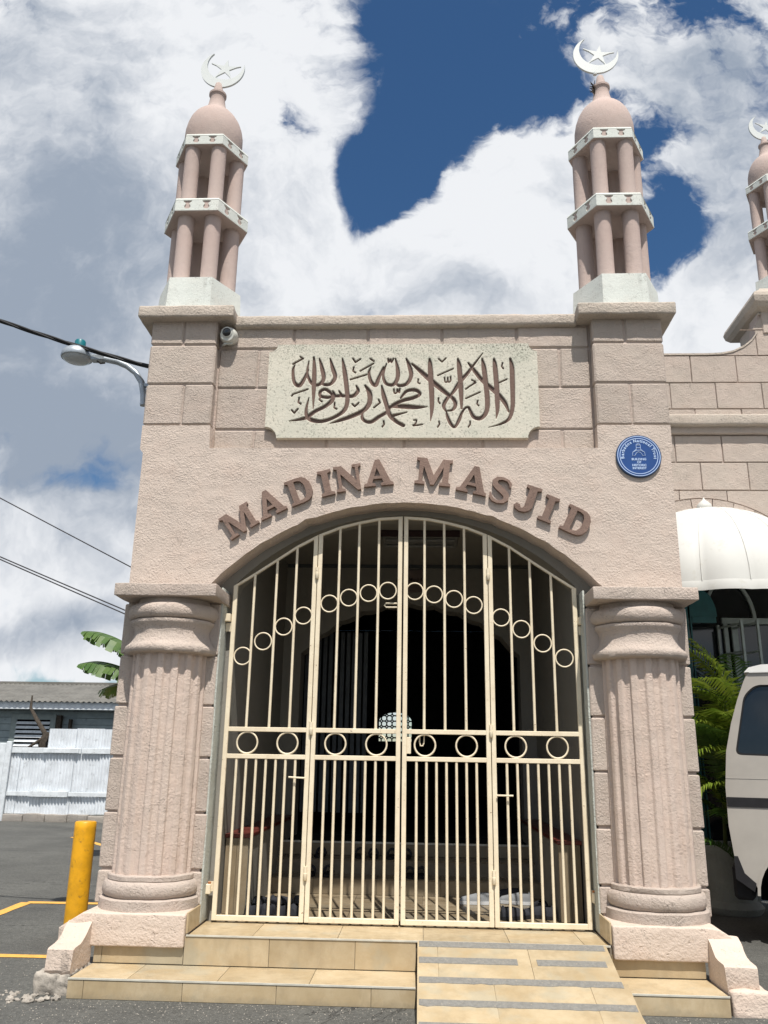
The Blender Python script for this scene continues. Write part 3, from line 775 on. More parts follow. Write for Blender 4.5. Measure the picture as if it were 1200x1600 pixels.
# ================================================================== RAMP
RP = thing('access_ramp', 'tiled sloping ramp with grey anti-slip strips laid over the steps, right of centre', 'ramp', (.65, -.9, 0))
SL = .285
def rz(y): return .318+SL*(y+.335)
xl_ = lambda y: -.012
xr_ = lambda y: 1.285+(-.335-y)*.075
YB = -.335-.318/SL
MB().add([(xl_(-.336)+.008, -.336, 0), (xl_(YB)+.008, YB, 0), (xr_(YB)-.008, YB, 0), (xr_(-.336)-.008, -.336, 0), (xl_(-.336)+.008, -.336, rz(-.336)-.012), (xr_(-.336)-.008, -.336, rz(-.336)-.012)],
         [(0, 1, 4), (2, 3, 5), (0, 4, 5, 3), (1, 2, 5, 4), (0, 3, 2, 1)]).build('ramp_core', 'tile', RP)
def rtile(x0, x1, y0, y1, mat='tile', nm='tile', dz=0., th=.011, wav=0.):
    e = .0015 if nm == 'tile' else 0
    V = []
    k = 1 if nm == 'tile' else max(1, int((x1-x0)/.05))
    for i in range(k+1):
        x = x0+e+(x1-x0-2*e)*i/k
        a = y0+e+(RND.uniform(0, wav) if wav else 0); b_ = y1-e
        V += [(x, a, rz(a)+dz), (x, b_, rz(b_)+dz), (x, a, rz(a)+dz-th), (x, b_, rz(b_)+dz-th)]
    F = []
    for i in range(k):
        q = 4*i; F += [(q, q+4, q+5, q+1), (q+2, q+3, q+7, q+6), (q, q+2, q+6, q+4), (q+1, q+5, q+7, q+3)]
    F += [(0, 1, 3, 2), (4*k, 4*k+2, 4*k+3, 4*k+1)]
    return MB().add(V, F).build(nm, mat, RP)
rows = [(-.335, -.79, (0, .14, .76)), (-.79, -1.25, (0, .49, 1.10)), (-1.25, YB, (0, .53, 1.16))]
for (ya, yb, js) in rows:
    x = [xl_(yb)+q for q in js]+[(xr_(ya)+xr_(yb))/2]
    for i in range(len(x)-1): rtile(x[i], x[i+1], yb, ya)
for (y, x0, x1, wv_) in ((-.372, 0, 1.28, 0), (-.575, 0, .66, 0), (-.575, .79, 1.25, .004), (-.81, .0, 1.30, .012), (-1.055, 0, 1.325, .014), (-1.28, 0, 1.33, .01)):
    rtile(x0, x1, y-.036, y+.036, 'grip_strip', 'grip_strip', .003, .004, wv_)

# ================================================================== SHOE BENCHES
def bench(x0, x1, lab):
    t_ = thing('side_bench', lab, 'bench', ((x0+x1)/2, 1.6, .316), 'side benches inside the gate')
    MB().box(x0, x1, .53, 2.97, .31, .89).build('bench_body', 'interior_paint', t_)
    for k in range(2):
        MB().box(x0+(x1-x0)*k/2-.001, x0+(x1-x0)*(k+1)/2-.003, .516, .5285, .318, .892, .0015).build('tile', 'tile_floor', t_)
    for k in range(4):
        MB().box(x0-.012, x1+.012, .51+k*.62, .51+(k+1)*.62-.003, .895, .925, .004).build('top_tile', 'red_tile', t_)
bench(-1.600, -1.41, 'left side bench with a red tiled top just inside the gate')
bench(1.13, 1.31, 'right side bench with a red tiled top just inside the gate')
# ================================================================== GATE
GT = thing('entrance_gate', 'cream painted metal folding gate of four leaves with round bars and rows of rings', 'gate', (-.145, .17, .33))
TX = [-1.6, -1.42, -1.234, -1.067, -.886, -.698, -.531, -.359, -.149]; TZ = [2.945, 3.063, 3.189, 3.304, 3.403, 3.479, 3.523, 3.558, 3.572]
TX += [-.29-x for x in reversed(TX[:-1])]; TZ += list(reversed(TZ[:-1]))
ztop = lambda x: float(np.interp(x, TX, TZ))
Y0, Y1 = .158, .190
def bar_mesh(L_, r=.0115):
    return MB().tube([(0, 0, 0), (0, 0, L_)], r, 8)
leaves = [(-1.600, -.888), (-.882, -.156), (-.142, .571), (.577, 1.312)]
upx = [(-1.422, -1.234, -1.067), (-.698, -.531, -.359), (.035, .205, .376), (.760, .930, 1.105)]
rgs = [((-1.488, 2.350), (-1.322, 2.475), (-1.154, 2.600), (-.990, 2.695)), ((-.772, 2.800), (-.608, 2.852), (-.440, 2.893), (-.276, 2.915)),
       ((-.047, 2.912), (.116, 2.886), (.285, 2.848), (.450, 2.797)), ((.678, 2.694), (.845, 2.598), (1.017, 2.482), (1.190, 2.362))]
big = [(-1.405, -1.075), (-.684, -.351), (.042, .377), (.771, 1.103)]
smallring = None; bigring = None
for li, (a, b_) in enumerate(leaves):
    lo = 0 if li == 0 else .0; w_ = .036
    z0 = .330
    fr = MB()
    fr.box(a, a+w_, Y0, Y1, z0, ztop(a+w_/2)-.01, .003).box(b_-w_, b_, Y0, Y1, z0, ztop(b_-w_/2)-.01, .003)
    fr.box(a+w_-.001, b_-w_+.001, Y0+.001, Y1-.001, z0, z0+.038, .003)
    # arched top rail
    xs = [a]+[x for x in TX if a < x < b_]+[b_]
    for i in range(len(xs)-1):
        p, q = (xs[i], ztop(xs[i])), (xs[i+1], ztop(xs[i+1]))
        fr.prism([[(p[0], p[1]-.022), (q[0]+.001, q[1]-.022), (q[0]+.001, q[1]), (p[0], p[1])]], Y0+.002, Y1-.002)
    leaf = fr.build('gate_leaf', 'gate_cream', GT)
    for zc in (1.757, 1.545):
        MB().box(a+w_-.001, b_-w_+.001, Y0+.001, Y1-.001, zc-.018, zc+.018, .003).build('rail', 'gate_cream', leaf)
    for x in upx[li]:
        MB().tube([(x, .174, 1.77), (x, .174, ztop(x)-.012)], .0115, 8).build('bar', 'gate_cream', leaf, smooth=60)
    n = 7
    proto = None
    for k in range(n):
        x = a+w_+(b_-a-2*w_)*(k+1)/(n+1)
        if proto is None:
            proto = MB().tube([(0, 0, .366), (0, 0, 1.53)], .0112, 8).build('bar', 'gate_cream', leaf, loc=Vector((x, .174, 0)), smooth=60); proto.matrix_parent_inverse = Matrix.Translation(-wloc(leaf))
        else:
            o = proto.copy(); COL.objects.link(o); o.location = (x, .174, 0)
    for (x, z) in rgs[li]:
        if smallring is None:
            smallring = MB().ring((0, 0, 0), .071, .0062, 36, 8).build('ring', 'gate_cream', leaf, loc=Vector((x, .172, z)), smooth=60); smallring.matrix_parent_inverse = Matrix.Translation(-wloc(leaf))
        else:
            o = smallring.copy(); COL.objects.link(o); o.parent = leaf; o.location = (x, .172, z)
    for x in big[li]:
        if bigring is None:
            bigring = MB().ring((0, 0, 0), .084, .0075, 40, 8).build('ring', 'gate_cream', leaf, loc=Vector((x, .172, 1.652)), smooth=60); bigring.matrix_parent_inverse = Matrix.Translation(-wloc(leaf))
        else:
            o = bigring.copy(); COL.objects.link(o); o.parent = leaf; o.location = (x, .172, 1.652)
    if li in (0, 2):
        for z in (3.06, 1.77, .68):
            MB().tube([(b_+.003, .150, z-.05), (b_+.003, .150, z-.044), (b_+.003, .150, z), (b_+.003, .150, z+.002), (b_+.003, .150, z+.05)], [.010, .016, .016, .013, .013], 10).build('hinge', 'gate_cream', leaf, smooth=50)
    if li == 0:
        MB().tube([(b_-.03, .14, 1.385), (b_-.16, .135, 1.39)], .007, 6).build('bolt', 'gate_cream', leaf)
        for z in (2.63, .61):
            MB().box(a-.045, a-.002, .165, .185, z-.075, z-.005).build('lug', 'gate_cream', leaf)
    if li == 3:
        MB().tube([(a+.03, .14, 1.28), (a+.16, .135, 1.28)], .007, 6).build('bolt', 'gate_cream', leaf)
        for z in (2.63, .61):
            MB().box(b_+.002, b_+.040, .165, .185, z-.075, z-.005).build('lug', 'gate_cream', leaf)
    if li == 1:
        mb = MB(); mb.tube([(-.16, .2, 2.812), (-.29, .2, 2.812), (-.305, .2, 2.795), (-.29, .2, 2.778), (-.16, .2, 2.778)], .007, 8); mb.build('handle', 'gate_cream', leaf, smooth=60)
    if li == 2:
        MB().box(a+w_, a+w_+.035, .168, .205, 1.585, 1.715, .003).build('lock_case', 'gate_cream', leaf)
        MB().tube([(.0, .2, 1.735), (-.002, .2, 1.68), (.006, .2, 1.648), (.024, .2, 1.648), (.034, .2, 1.67), (.036, .2, 1.735)], .006, 6).build('latch_hook', 'gate_cream', leaf)
# wall brackets of the gate (one rusty pair at the bottom)
for (x0, x1) in ((-1.655, -1.603), (1.315, 1.345)):
    MB().box(x0, x1, .12, .185, 2.635, 2.70, .004).build('hinge_bracket', 'gate_cream', GT)
    MB().box(x0, x1-.012, .12, .185, .520, .59, .004).build('hinge_bracket', 'gate_cream', GT)
    MB().tube([((x0+x1)/2, .15, .592), ((x0+x1)/2, .15, .606)], .012, 8).build('hinge_pin', 'gate_rust', GT)

# ================================================================== CARVED PANEL
STROKES = [[(0.804,5.027,0.019),(0.817,4.942,0.0381),(0.818,4.808,0.0413),(0.817,4.658,0.0381),(0.811,4.543,0.0349),(0.781,4.445,0.0286),(0.712,4.396,0.019),(0.595,4.359,0.0048)],[(0.427,4.986,0.0159),(0.48,4.91,0.0317),(0.54,4.825,0.0349),(0.615,4.75,0.0381),(0.689,4.675,0.0381),(0.747,4.592,0.0349),(0.778,4.51,0.0159)],[(0.658,5.028,0.0159),(0.665,4.96,0.0381),(0.674,4.808,0.0413),(0.679,4.658,0.0413),(0.678,4.527,0.0317),(0.665,4.442,0.0063)],[(0.551,5.028,0.0159),(0.565,4.943,0.0381),(0.578,4.808,0.0413),(0.59,4.659,0.0413),(0.588,4.543,0.0381),(0.564,4.478,0.0349),(0.518,4.445,0.0349),(0.466,4.462,0.0317),(0.437,4.519,0.0254),(0.422,4.552,0.0222),(0.392,4.544,0.019),(0.361,4.494,0.0222),(0.337,4.429,0.0286),(0.299,4.364,0.0222),(0.262,4.397,0.0286),(0.235,4.462,0.0254),(0.225,4.511,0.0127)],[(0.225,4.511,0.0127),(0.202,4.56,0.0286),(0.218,4.61,0.0317),(0.256,4.659,0.0286),(0.297,4.618,0.0317),(0.305,4.568,0.0317),(0.278,4.527,0.0222),(0.225,4.519,0.0127)],[(0.332,5.029,0.0159),(0.343,4.961,0.0381),(0.353,4.809,0.0413),(0.359,4.659,0.0349),(0.361,4.544,0.019)],[(0.557,5.083,0.0095),(0.481,4.977,0.019),(0.418,4.885,0.0286),(0.356,4.809,0.0349),(0.294,4.709,0.0286),(0.256,4.659,0.0159)],[(0.076,5.03,0.0159),(0.081,4.962,0.0381),(0.089,4.81,0.0444),(0.096,4.66,0.0413),(0.096,4.528,0.0317),(0.084,4.417,0.0063)],[(-0.081,4.98,0.019),(-0.011,4.912,0.0349),(0.066,4.836,0.0413),(0.157,4.751,0.0413),(0.256,4.663,0.0317)],[(0.15,4.864,0.0143),(0.289,4.931,0.0143)],[(0.4,4.638,0.0143),(0.527,4.7,0.0143)],[(0.699,4.791,0.0143),(0.768,4.825,0.0143)],[(0.401,4.729,0.0143),(0.432,4.755,0.0143),(0.49,4.792,0.0143)],[(0.456,4.817,0.0143),(0.486,4.805,0.0143),(0.471,4.784,0.0143)],[(0.158,5.03,0.0143),(0.189,4.999,0.0143),(0.223,5.035,0.0143)],[(0.211,4.843,0.0143),(0.216,4.801,0.0143),(0.237,4.806,0.0143),(0.24,4.843,0.0143),(0.243,4.801,0.0143),(0.265,4.81,0.0143),(0.265,4.852,0.0143)],[(0.734,4.985,0.0143),(0.726,4.951,0.0143),(0.74,4.929,0.0143)],[(-0.026,4.827,0.0143),(-0.029,4.794,0.0143),(-0.011,4.785,0.0143)],[(0.157,4.643,0.0143),(0.154,4.61,0.0143),(0.169,4.59,0.0143)],[(0.506,4.617,0.0143),(0.498,4.585,0.0143),(0.513,4.568,0.0143)],[(0.16,4.416,0.0143),(0.164,4.389,0.0143),(0.149,4.364,0.0143)],[(0.435,4.416,0.0143),(0.435,4.388,0.0143),(0.419,4.364,0.0143)],[(-0.063,4.43,0.0143),(-0.04,4.43,0.0143),(-0.047,4.397,0.0143),(-0.067,4.378,0.0143),(0.013,4.389,0.0143)],[(-0.181,4.645,0.0183),(-0.127,4.712,0.0274),(-0.05,4.721,0.0319),(-0.01,4.681,0.0274),(-0.072,4.645,0.0319),(-0.159,4.621,0.0319),(-0.246,4.579,0.0274),(-0.272,4.55,0.0183)],[(-0.273,4.562,0.0228),(-0.159,4.562,0.0411),(-0.049,4.554,0.0365),(0.056,4.559,0.0091)],[(-0.355,4.766,0.0137),(-0.336,4.67,0.0365),(-0.308,4.574,0.0365),(-0.278,4.479,0.0365),(-0.223,4.42,0.0319),(-0.157,4.38,0.0319)],[(-0.245,4.475,0.0274),(-0.125,4.507,0.0114)],[(-0.279,4.538,0.0183),(-0.311,4.503,0.0274),(-0.376,4.461,0.0319),(-0.441,4.414,0.0319),(-0.495,4.421,0.0274),(-0.525,4.456,0.0274),(-0.519,4.515,0.0137)],[(-0.503,4.766,0.0183),(-0.464,4.694,0.0411),(-0.462,4.598,0.0411),(-0.509,4.527,0.0365),(-0.617,4.468,0.0365),(-0.725,4.428,0.0274),(-0.812,4.398,0.0068)],[(-0.718,5.035,0.0137),(-0.696,4.913,0.0365),(-0.674,4.767,0.0388),(-0.661,4.623,0.0365),(-0.685,4.527,0.0342),(-0.77,4.461,0.0297),(-0.879,4.421,0.0319),(-0.978,4.433,0.0365),(-1.024,4.48,0.0319),(-1.027,4.552,0.0228),(-1.009,4.647,0.0091)],[(-0.671,4.666,0.0319),(-0.611,4.665,0.0319),(-0.568,4.713,0.0319),(-0.585,4.766,0.0137)],[(-0.662,4.666,0.0274),(-0.711,4.666,0.0274),(-0.739,4.714,0.0137)],[(-0.728,4.666,0.0274),(-0.773,4.666,0.0274),(-0.796,4.714,0.0137)],[(-0.795,4.671,0.0228),(-0.834,4.714,0.0274),(-0.873,4.731,0.0274),(-0.907,4.707,0.0274),(-0.906,4.666,0.0274),(-0.843,4.652,0.0274),(-0.799,4.661,0.0228)],[(-0.787,4.695,0.0228),(-0.798,4.623,0.0365),(-0.862,4.563,0.0319),(-0.948,4.516,0.0319),(-1.034,4.452,0.0319),(-1.176,4.422,0.0091)],[(-0.981,5.049,0.0183),(-0.971,4.914,0.0365),(-0.969,4.744,0.0365),(-0.967,4.54,0.0091)],[(-0.929,5.037,0.0137),(-0.902,4.938,0.0342),(-0.883,4.84,0.0342),(-0.91,4.787,0.0297),(-0.959,4.773,0.0274),(-1.0,4.804,0.0274),(-1.035,4.89,0.0228),(-1.024,5.012,0.0114)],[(-0.83,5.036,0.0137),(-0.804,4.938,0.0342),(-0.779,4.852,0.0342),(-0.814,4.787,0.0297),(-0.87,4.777,0.0274),(-0.911,4.797,0.0183)],[(-1.028,4.926,0.0183),(-1.061,4.829,0.0297),(-1.103,4.768,0.0342),(-1.15,4.805,0.0297),(-1.166,4.915,0.0251),(-1.151,4.976,0.0114)],[(-1.169,4.983,0.016),(-1.082,5.037,0.0183)],[(-1.105,5.057,0.016),(-1.077,5.037,0.016)],[(-0.234,5.033,0.0137),(-0.211,4.911,0.0342),(-0.216,4.826,0.0342),(-0.249,4.777,0.0297),(-0.293,4.775,0.0274),(-0.327,4.802,0.0274),(-0.343,4.875,0.0228),(-0.314,4.984,0.0114)],[(-0.136,5.033,0.0137),(-0.107,4.959,0.0342),(-0.091,4.861,0.0342),(-0.128,4.784,0.0297),(-0.194,4.765,0.0274),(-0.231,4.789,0.0183)],[(-0.34,4.948,0.0183),(-0.383,4.838,0.0297),(-0.408,4.771,0.0342),(-0.449,4.802,0.0297),(-0.473,4.887,0.0251),(-0.456,4.948,0.0114)],[(-0.551,4.912,0.016),(-0.434,4.985,0.016)],[(-0.464,5.034,0.016),(-0.43,5.009,0.016)],[(-0.638,4.827,0.016),(-0.494,4.875,0.016)],[(-0.621,5.035,0.016),(-0.598,4.998,0.016),(-0.554,5.03,0.016)],[(-0.612,4.949,0.016),(-0.618,4.912,0.016),(-0.595,4.895,0.016)],[(-0.301,5.033,0.016),(-0.296,4.997,0.016),(-0.279,5.028,0.016),(-0.27,4.996,0.016),(-0.252,5.033,0.016)],[(-0.244,4.729,0.016),(-0.239,4.693,0.016),(-0.217,4.698,0.016),(-0.213,4.729,0.016),(-0.195,4.698,0.016),(-0.191,4.736,0.016)],[(-1.098,4.648,0.016),(-1.103,4.604,0.016),(-1.08,4.588,0.016)],[(-0.775,4.599,0.016),(-0.778,4.551,0.016),(-0.755,4.539,0.016)],[(-0.905,4.659,0.016),(-0.913,4.628,0.016),(-0.89,4.611,0.016)],[(-1.165,4.667,0.016),(-1.155,4.684,0.016),(-1.024,4.732,0.016)],[(-1.159,4.528,0.016),(-1.135,4.5,0.016),(-1.104,4.54,0.016)],[(-0.616,4.587,0.016),(-0.593,4.563,0.016),(-0.559,4.598,0.016)],[(-0.421,4.551,0.016),(-0.367,4.598,0.016),(-0.379,4.627,0.016)],[(-0.332,4.421,0.016),(-0.327,4.39,0.016),(-0.342,4.367,0.016)]]
def panel():
    t_ = thing('calligraphy_panel', 'pale weathered cast panel carved with dark brown Arabic calligraphy above the arch', 'panel', (-.17, .05, 4.2))
    x0, x1, z0, z1 = -1.392, 1.047, 4.262, 5.180
    def corner(cx, cz, sx, sz, r):
        return [(cx+sx*r*cos(a), cz+sz*r*sin(a)) for a in [pi/2*i/8 for i in range(9)]]
    r1, r2 = .105, .075
    BL = corner(x0, z0, 1, 1, r1); BR = corner(x1, z0, -1, 1, r1); TR = corner(x1, z1, -1, -1, r2); TL = corner(x0, z1, 1, -1, r2)
    out_ = BL[::-1]+BR+TR[::-1]+TL
    out_ = [(x0, z0+r1)]+BL[::-1][1:-1]+[(x0+r1, z0)]+[(x1-r1, z0)]+BR[1:-1]+[(x1, z0+r1)]+[(x1, z1-r2)]+TR[::-1][1:-1]+[(x1-r2, z1)]+[(x0+r2, z1)]+TL[1:-1]+[(x0, z1-r2)]
    yf = .046
    MB().prism([out_], yf+.0185, .105).build('panel_slab', 'panel_stone', t_)
    MB().prism([out_], yf, yf+.018, front=False, back=False).build('panel_edge', 'panel_stone', t_)
    st = .0042
    nx = int((x1-x0)/st); nz = int((z1-z0)/st)
    X, Z = np.meshgrid(np.linspace(x0, x1, nx), np.linspace(z0, z1, nz))
    D = np.full(X.shape, 1e3)
    for S_ in STROKES:
        # smooth the traced line
        P_ = np.array(S_, float)
        if len(P_) > 3:
            k = np.arange(len(P_)); kk = np.linspace(0, len(P_)-1, (len(P_)-1)*5+1)
            Q = np.zeros((len(kk), 3))
            for c_ in range(3):
                # Catmull-Rom
                for i, tt in enumerate(kk):
                    j = min(int(tt), len(P_)-2); u = tt-j
                    p0, p1, p2, p3 = P_[max(j-1, 0), c_], P_[j, c_], P_[j+1, c_], P_[min(j+2, len(P_)-1), c_]
                    Q[i, c_] = .5*((2*p1)+(-p0+p2)*u+(2*p0-5*p1+4*p2-p3)*u*u+(-p0+3*p1-3*p2+p3)*u**3)
            P_ = Q
        for i in range(len(P_)-1):
            a, b_ = P_[i], P_[i+1]
            xm0, xm1 = min(a[0], b_[0])-.05, max(a[0], b_[0])+.05; zm0, zm1 = min(a[1], b_[1])-.05, max(a[1], b_[1])+.05
            i0, i1 = max(0, int((xm0-x0)/st)), min(nx, int((xm1-x0)/st)+2); j0, j1 = max(0, int((zm0-z0)/st)), min(nz, int((zm1-z0)/st)+2)
            if i1 <= i0 or j1 <= j0: continue
            xx = X[j0:j1, i0:i1]; zz = Z[j0:j1, i0:i1]
            dx, dz = b_[0]-a[0], b_[1]-a[1]; L2 = dx*dx+dz*dz+1e-12
            u = np.clip(((xx-a[0])*dx+(zz-a[1])*dz)/L2, 0, 1)
            d = np.hypot(xx-a[0]-u*dx, zz-a[1]-u*dz)-(a[2]+(b_[2]-a[2])*u)*.58
            D[j0:j1, i0:i1] = np.minimum(D[j0:j1, i0:i1], d)
    G = np.clip((.0005-D)/.0045, 0, 1)
    depth = G*.0165
    # keep inside the notched outline
    M_ = np.ones(X.shape, bool)
    for (cx, cz, r) in ((x0, z0, r1), (x1, z0, r1), (x0, z1, r2), (x1, z1, r2)): M_ &= np.hypot(X-cx, Z-cz) >= r-.001
    V = np.stack([X, yf+depth, Z], -1).reshape(-1, 3)
    idx = np.arange(nx*nz).reshape(nz, nx)
    q = np.stack([idx[:-1, :-1], idx[:-1, 1:], idx[1:, 1:], idx[1:, :-1]], -1)
    ok = M_[:-1, :-1] & M_[:-1, 1:] & M_[1:, 1:] & M_[1:, :-1]
    q = q[ok]
    me = bpy.data.meshes.new('carved_face')
    me.vertices.add(len(V)); me.vertices.foreach_set('co', V.ravel())
    me.loops.add(q.size); me.loops.foreach_set('vertex_index', q.ravel().astype(np.int32))
    me.polygons.add(len(q)); me.polygons.foreach_set('loop_start', np.arange(0, q.size, 4, dtype=np.int32))
    me.update(calc_edges=True)
    at = me.attributes.new('groove', 'FLOAT', 'POINT'); at.data.foreach_set('value', G.ravel().astype(np.float32))
    me.materials.append(MATS['panel_stone'])
    o = bpy.data.objects.new('carved_face', me); COL.objects.link(o); attach(o, t_)
panel()

# ================================================================== LETTERS
GL = {}
GL['I'] = [[(-.25, 0), (.25, 0), (.25, .09), (.12, .14), (.12, .86), (.25, .91), (.25, 1), (-.25, 1), (-.25, .91), (-.12, .86), (-.12, .14), (-.25, .09)]]
GL['A'] = [[(-.54, 0), (-.12, 0), (-.12, .09), (-.23, .13), (-.18, .27), (.13, .27), (.18, .13), (.08, .09), (.08, 0), (.54, 0), (.54, .09), (.45, .13), (.10, 1.02), (-.07, 1.02), (-.42, .13), (-.54, .09)], [(-.14, .38), (.09, .38), (-.025, .70)]]
GL['D'] = [[(-.45, 0), (.02, 0), (.22, .03), (.37, .13), (.46, .31), (.48, .5), (.46, .69), (.37, .87), (.22, .97), (.02, 1), (-.45, 1), (-.45, .91), (-.34, .87), (-.34, .13), (-.45, .09)], [(-.11, .12), (.0, .12), (.13, .17), (.21, .31), (.235, .5), (.21, .69), (.13, .83), (0, .88), (-.11, .88)]]
GL['N'] = [[(-.5, 0), (-.17, 0), (-.17, .09), (-.28, .13), (-.28, .68), (.30, -.02), (.42, -.02), (.42, .87), (.53, .91), (.53, 1), (.19, 1), (.19, .91), (.30, .87), (.30, .36), (-.22, 1), (-.53, 1), (-.53, .91), (-.40, .87), (-.40, .13), (-.5, .09)]]
GL['M'] = [[(-.63, 0), (-.27, 0), (-.27, .09), (-.38, .13), (-.36, .68), (-.07, 0), (.05, 0), (.34, .70), (.33, .13), (.24, .09), (.24, 0), (.63, 0), (.63, .09), (.55, .13), (.55, .87), (.64, .91), (.64, 1), (.30, 1), (.02, .37), (-.27, 1), (-.63, 1), (-.63, .91), (-.52, .87), (-.50, .13), (-.63, .09)]]
GL['J'] = [[(-.13, 1), (.32, 1), (.32, .91), (.20, .87), (.20, .22), (.13, .06), (0, -.03), (-.15, -.04), (-.28, .03), (-.33, .14), (-.27, .22), (-.16, .20), (-.12, .10), (-.07, .10), (-.03, .2), (-.03, .87), (-.13, .91)]]
def strokepoly(C, W_):
    n = len(C); Lf = []; Rt = []
    for i in range(n):
        a = C[max(i-1, 0)]; b_ = C[min(i+1, n-1)]; d = (b_[0]-a[0], b_[1]-a[1]); l = hypot(*d)
        nn = (-d[1]/l, d[0]/l); Lf.append((C[i][0]+nn[0]*W_[i]/2, C[i][1]+nn[1]*W_[i]/2)); Rt.append((C[i][0]-nn[0]*W_[i]/2, C[i][1]-nn[1]*W_[i]/2))
    return Lf+Rt[::-1]
GL['S'] = [strokepoly([(.27, .66), (.26, .80), (.16, .91), (0, .95), (-.15, .91), (-.22, .80), (-.19, .68), (-.07, .58), (.08, .48), (.20, .36), (.22, .22), (.13, .10), (-.02, .05), (-.17, .10), (-.25, .20), (-.29, .36)],
                      [.03, .09, .09, .10, .13, .16, .19, .21, .21, .19, .16, .13, .10, .10, .10, .03])]
LT = thing('sign_lettering', 'raised brown serif letters spelling MADINA MASJID in a curve over the arch', 'sign', (-.13, 0, 3.7))
for (ch, x, z, a, w_, h_) in (('M', -1.489, 3.381, 34, .285, .222), ('A', -1.246, 3.53, 27.5, .245, .23), ('D', -1.00, 3.638, 22, .215, .232), ('I', -.787, 3.702, 14, .118, .232), ('N', -.605, 3.747, 9.5, .24, .232), ('A', -.358, 3.791, 6, .255, .232),
                              ('M', .098, 3.799, -6, .31, .238), ('A', .426, 3.728, -13, .262, .240), ('S', .650, 3.636, -14, .17, .240), ('J', .870, 3.566, -19, .19, .238), ('I', 1.035, 3.482, -23, .120, .232), ('D', 1.255, 3.376, -26, .225, .234)):
    gw = max(p[0] for p in GL[ch][0])-min(p[0] for p in GL[ch][0])
    sx = w_/gw; ca, sa = cos(radians(a)), sin(radians(a))
    polys = [[(x+px*sx*ca-pz*h_*sa, z+px*sx*sa+pz*h_*ca) for px, pz in q] for q in GL[ch]]
    mb = MB().prism(polys, -.036, .002)
    mb.V = [(v[0]+mnoise.noise(Vector(v)*40)*.0015, v[1], v[2]+mnoise.noise(Vector(v)*37)*.0015) for v in mb.V]
    mb.build('letter', 'letter_stone', LT)

# ================================================================== PLAQUE
def textmesh(s, size, font_bold=0.0):
    cu = bpy.data.curves.new('text', 'FONT'); cu.body = s; cu.size = size; cu.align_x = 'CENTER'; cu.align_y = 'CENTER'; cu.offset = font_bold; cu.resolution_u = 3
    o = bpy.data.objects.new('text', cu); COL.objects.link(o); bpy.context.view_layer.update()
    me = o.to_mesh(); V = [tuple(v.co) for v in me.vertices]; F = [tuple(p.vertices) for p in me.polygons]
    o.to_mesh_clear(); bpy.data.objects.remove(o); bpy.data.curves.remove(cu)
    return V, F
def flat_text(mb, s, size, cx, cz, y, rot=0., bold=.001):
    V, F = textmesh(s, size, bold); ca, sa = cos(rot), sin(rot)
    mb.add([(cx+v[0]*ca-v[1]*sa, y, cz+v[0]*sa+v[1]*ca) for v in V], F)
PL = thing('heritage_plaque', 'round blue plaque with white rings and lettering on the right pilaster', 'plaque', (1.868, -.01, 4.066))
PX, PZ, PR = 1.868, 4.066, .192
def disc(mb, R, y0, y1, n=64):
    a = [(PX+R*cos(2*pi*i/n), PZ+R*sin(2*pi*i/n)) for i in range(n)]
    mb.prism([a], y0, y1)
dm = MB(); disc(dm, PR, -.020, .004); dm.build('plaque_rim', 'plaque_edge', PL, smooth=40)
dm = MB(); disc(dm, PR-.006, -.023, -.0195); dm.build('plaque_disc', 'plaque_blue', PL)
for R_ in (.182, .163):
    o_ = [(PX+(R_)*cos(2*pi*i/72), PZ+(R_)*sin(2*pi*i/72)) for i in range(72)]; i_ = [(PX+(R_-.0055)*cos(2*pi*i/72), PZ+(R_-.0055)*sin(2*pi*i/72)) for i in range(72)]
    MB().prism([o_, i_], -.025, -.0232).build('plaque_ring', 'plaque_white', PL)
tm = MB(); s_ = 'Barbados National Trust'
wid = {'i': .5, 'l': .5, 't': .65, 'r': .7, ' ': .55, 'N': 1.25, 'B': 1.2, 'T': 1.1}
tot = sum(wid.get(c_, 1) for c_ in s_); acc = 0
for c_ in s_:
    wd = wid.get(c_, 1); th = radians(192)-radians(204)*(acc+wd/2)/tot; acc += wd
    if c_ != ' ': flat_text(tm, c_, .037, PX+.138*cos(th), PZ+.138*sin(th), -.0252, th-pi/2, .0012)
tm.build('plaque_text', 'plaque_white', PL)
for i, s_ in enumerate(('BUILDING', 'OF', 'HISTORIC', 'INTEREST')):
    tm = MB(); flat_text(tm, s_, .0275, PX-.002, PZ-.030-.027*i, -.0252, 0, .0008)
    tm.build('plaque_text', 'plaque_white', PL)
em = MB()
for pts in ([(-.018, .045), (-.018, .088), (-.012, .098), (.012, .098), (.018, .088), (.018, .045)], [(-.018, .088), (.018, .088)], [(-.018, .050), (-.050, .022), (-.054, -.008), (-.034, -.008), (-.018, .018), (0, .026), (.018, .018), (.034, -.008), (.054, -.008), (.050, .022), (.018, .050)], [(-.050, .022), (-.018, .040), (.018, .040), (.050, .022)], [(-.018, .062), (.018, .062)]):
    em.tube([(PX+x, -.0245, PZ+.012+z) for x, z in pts], .0021, 5)
em.build('plaque_emblem', 'plaque_white', PL)

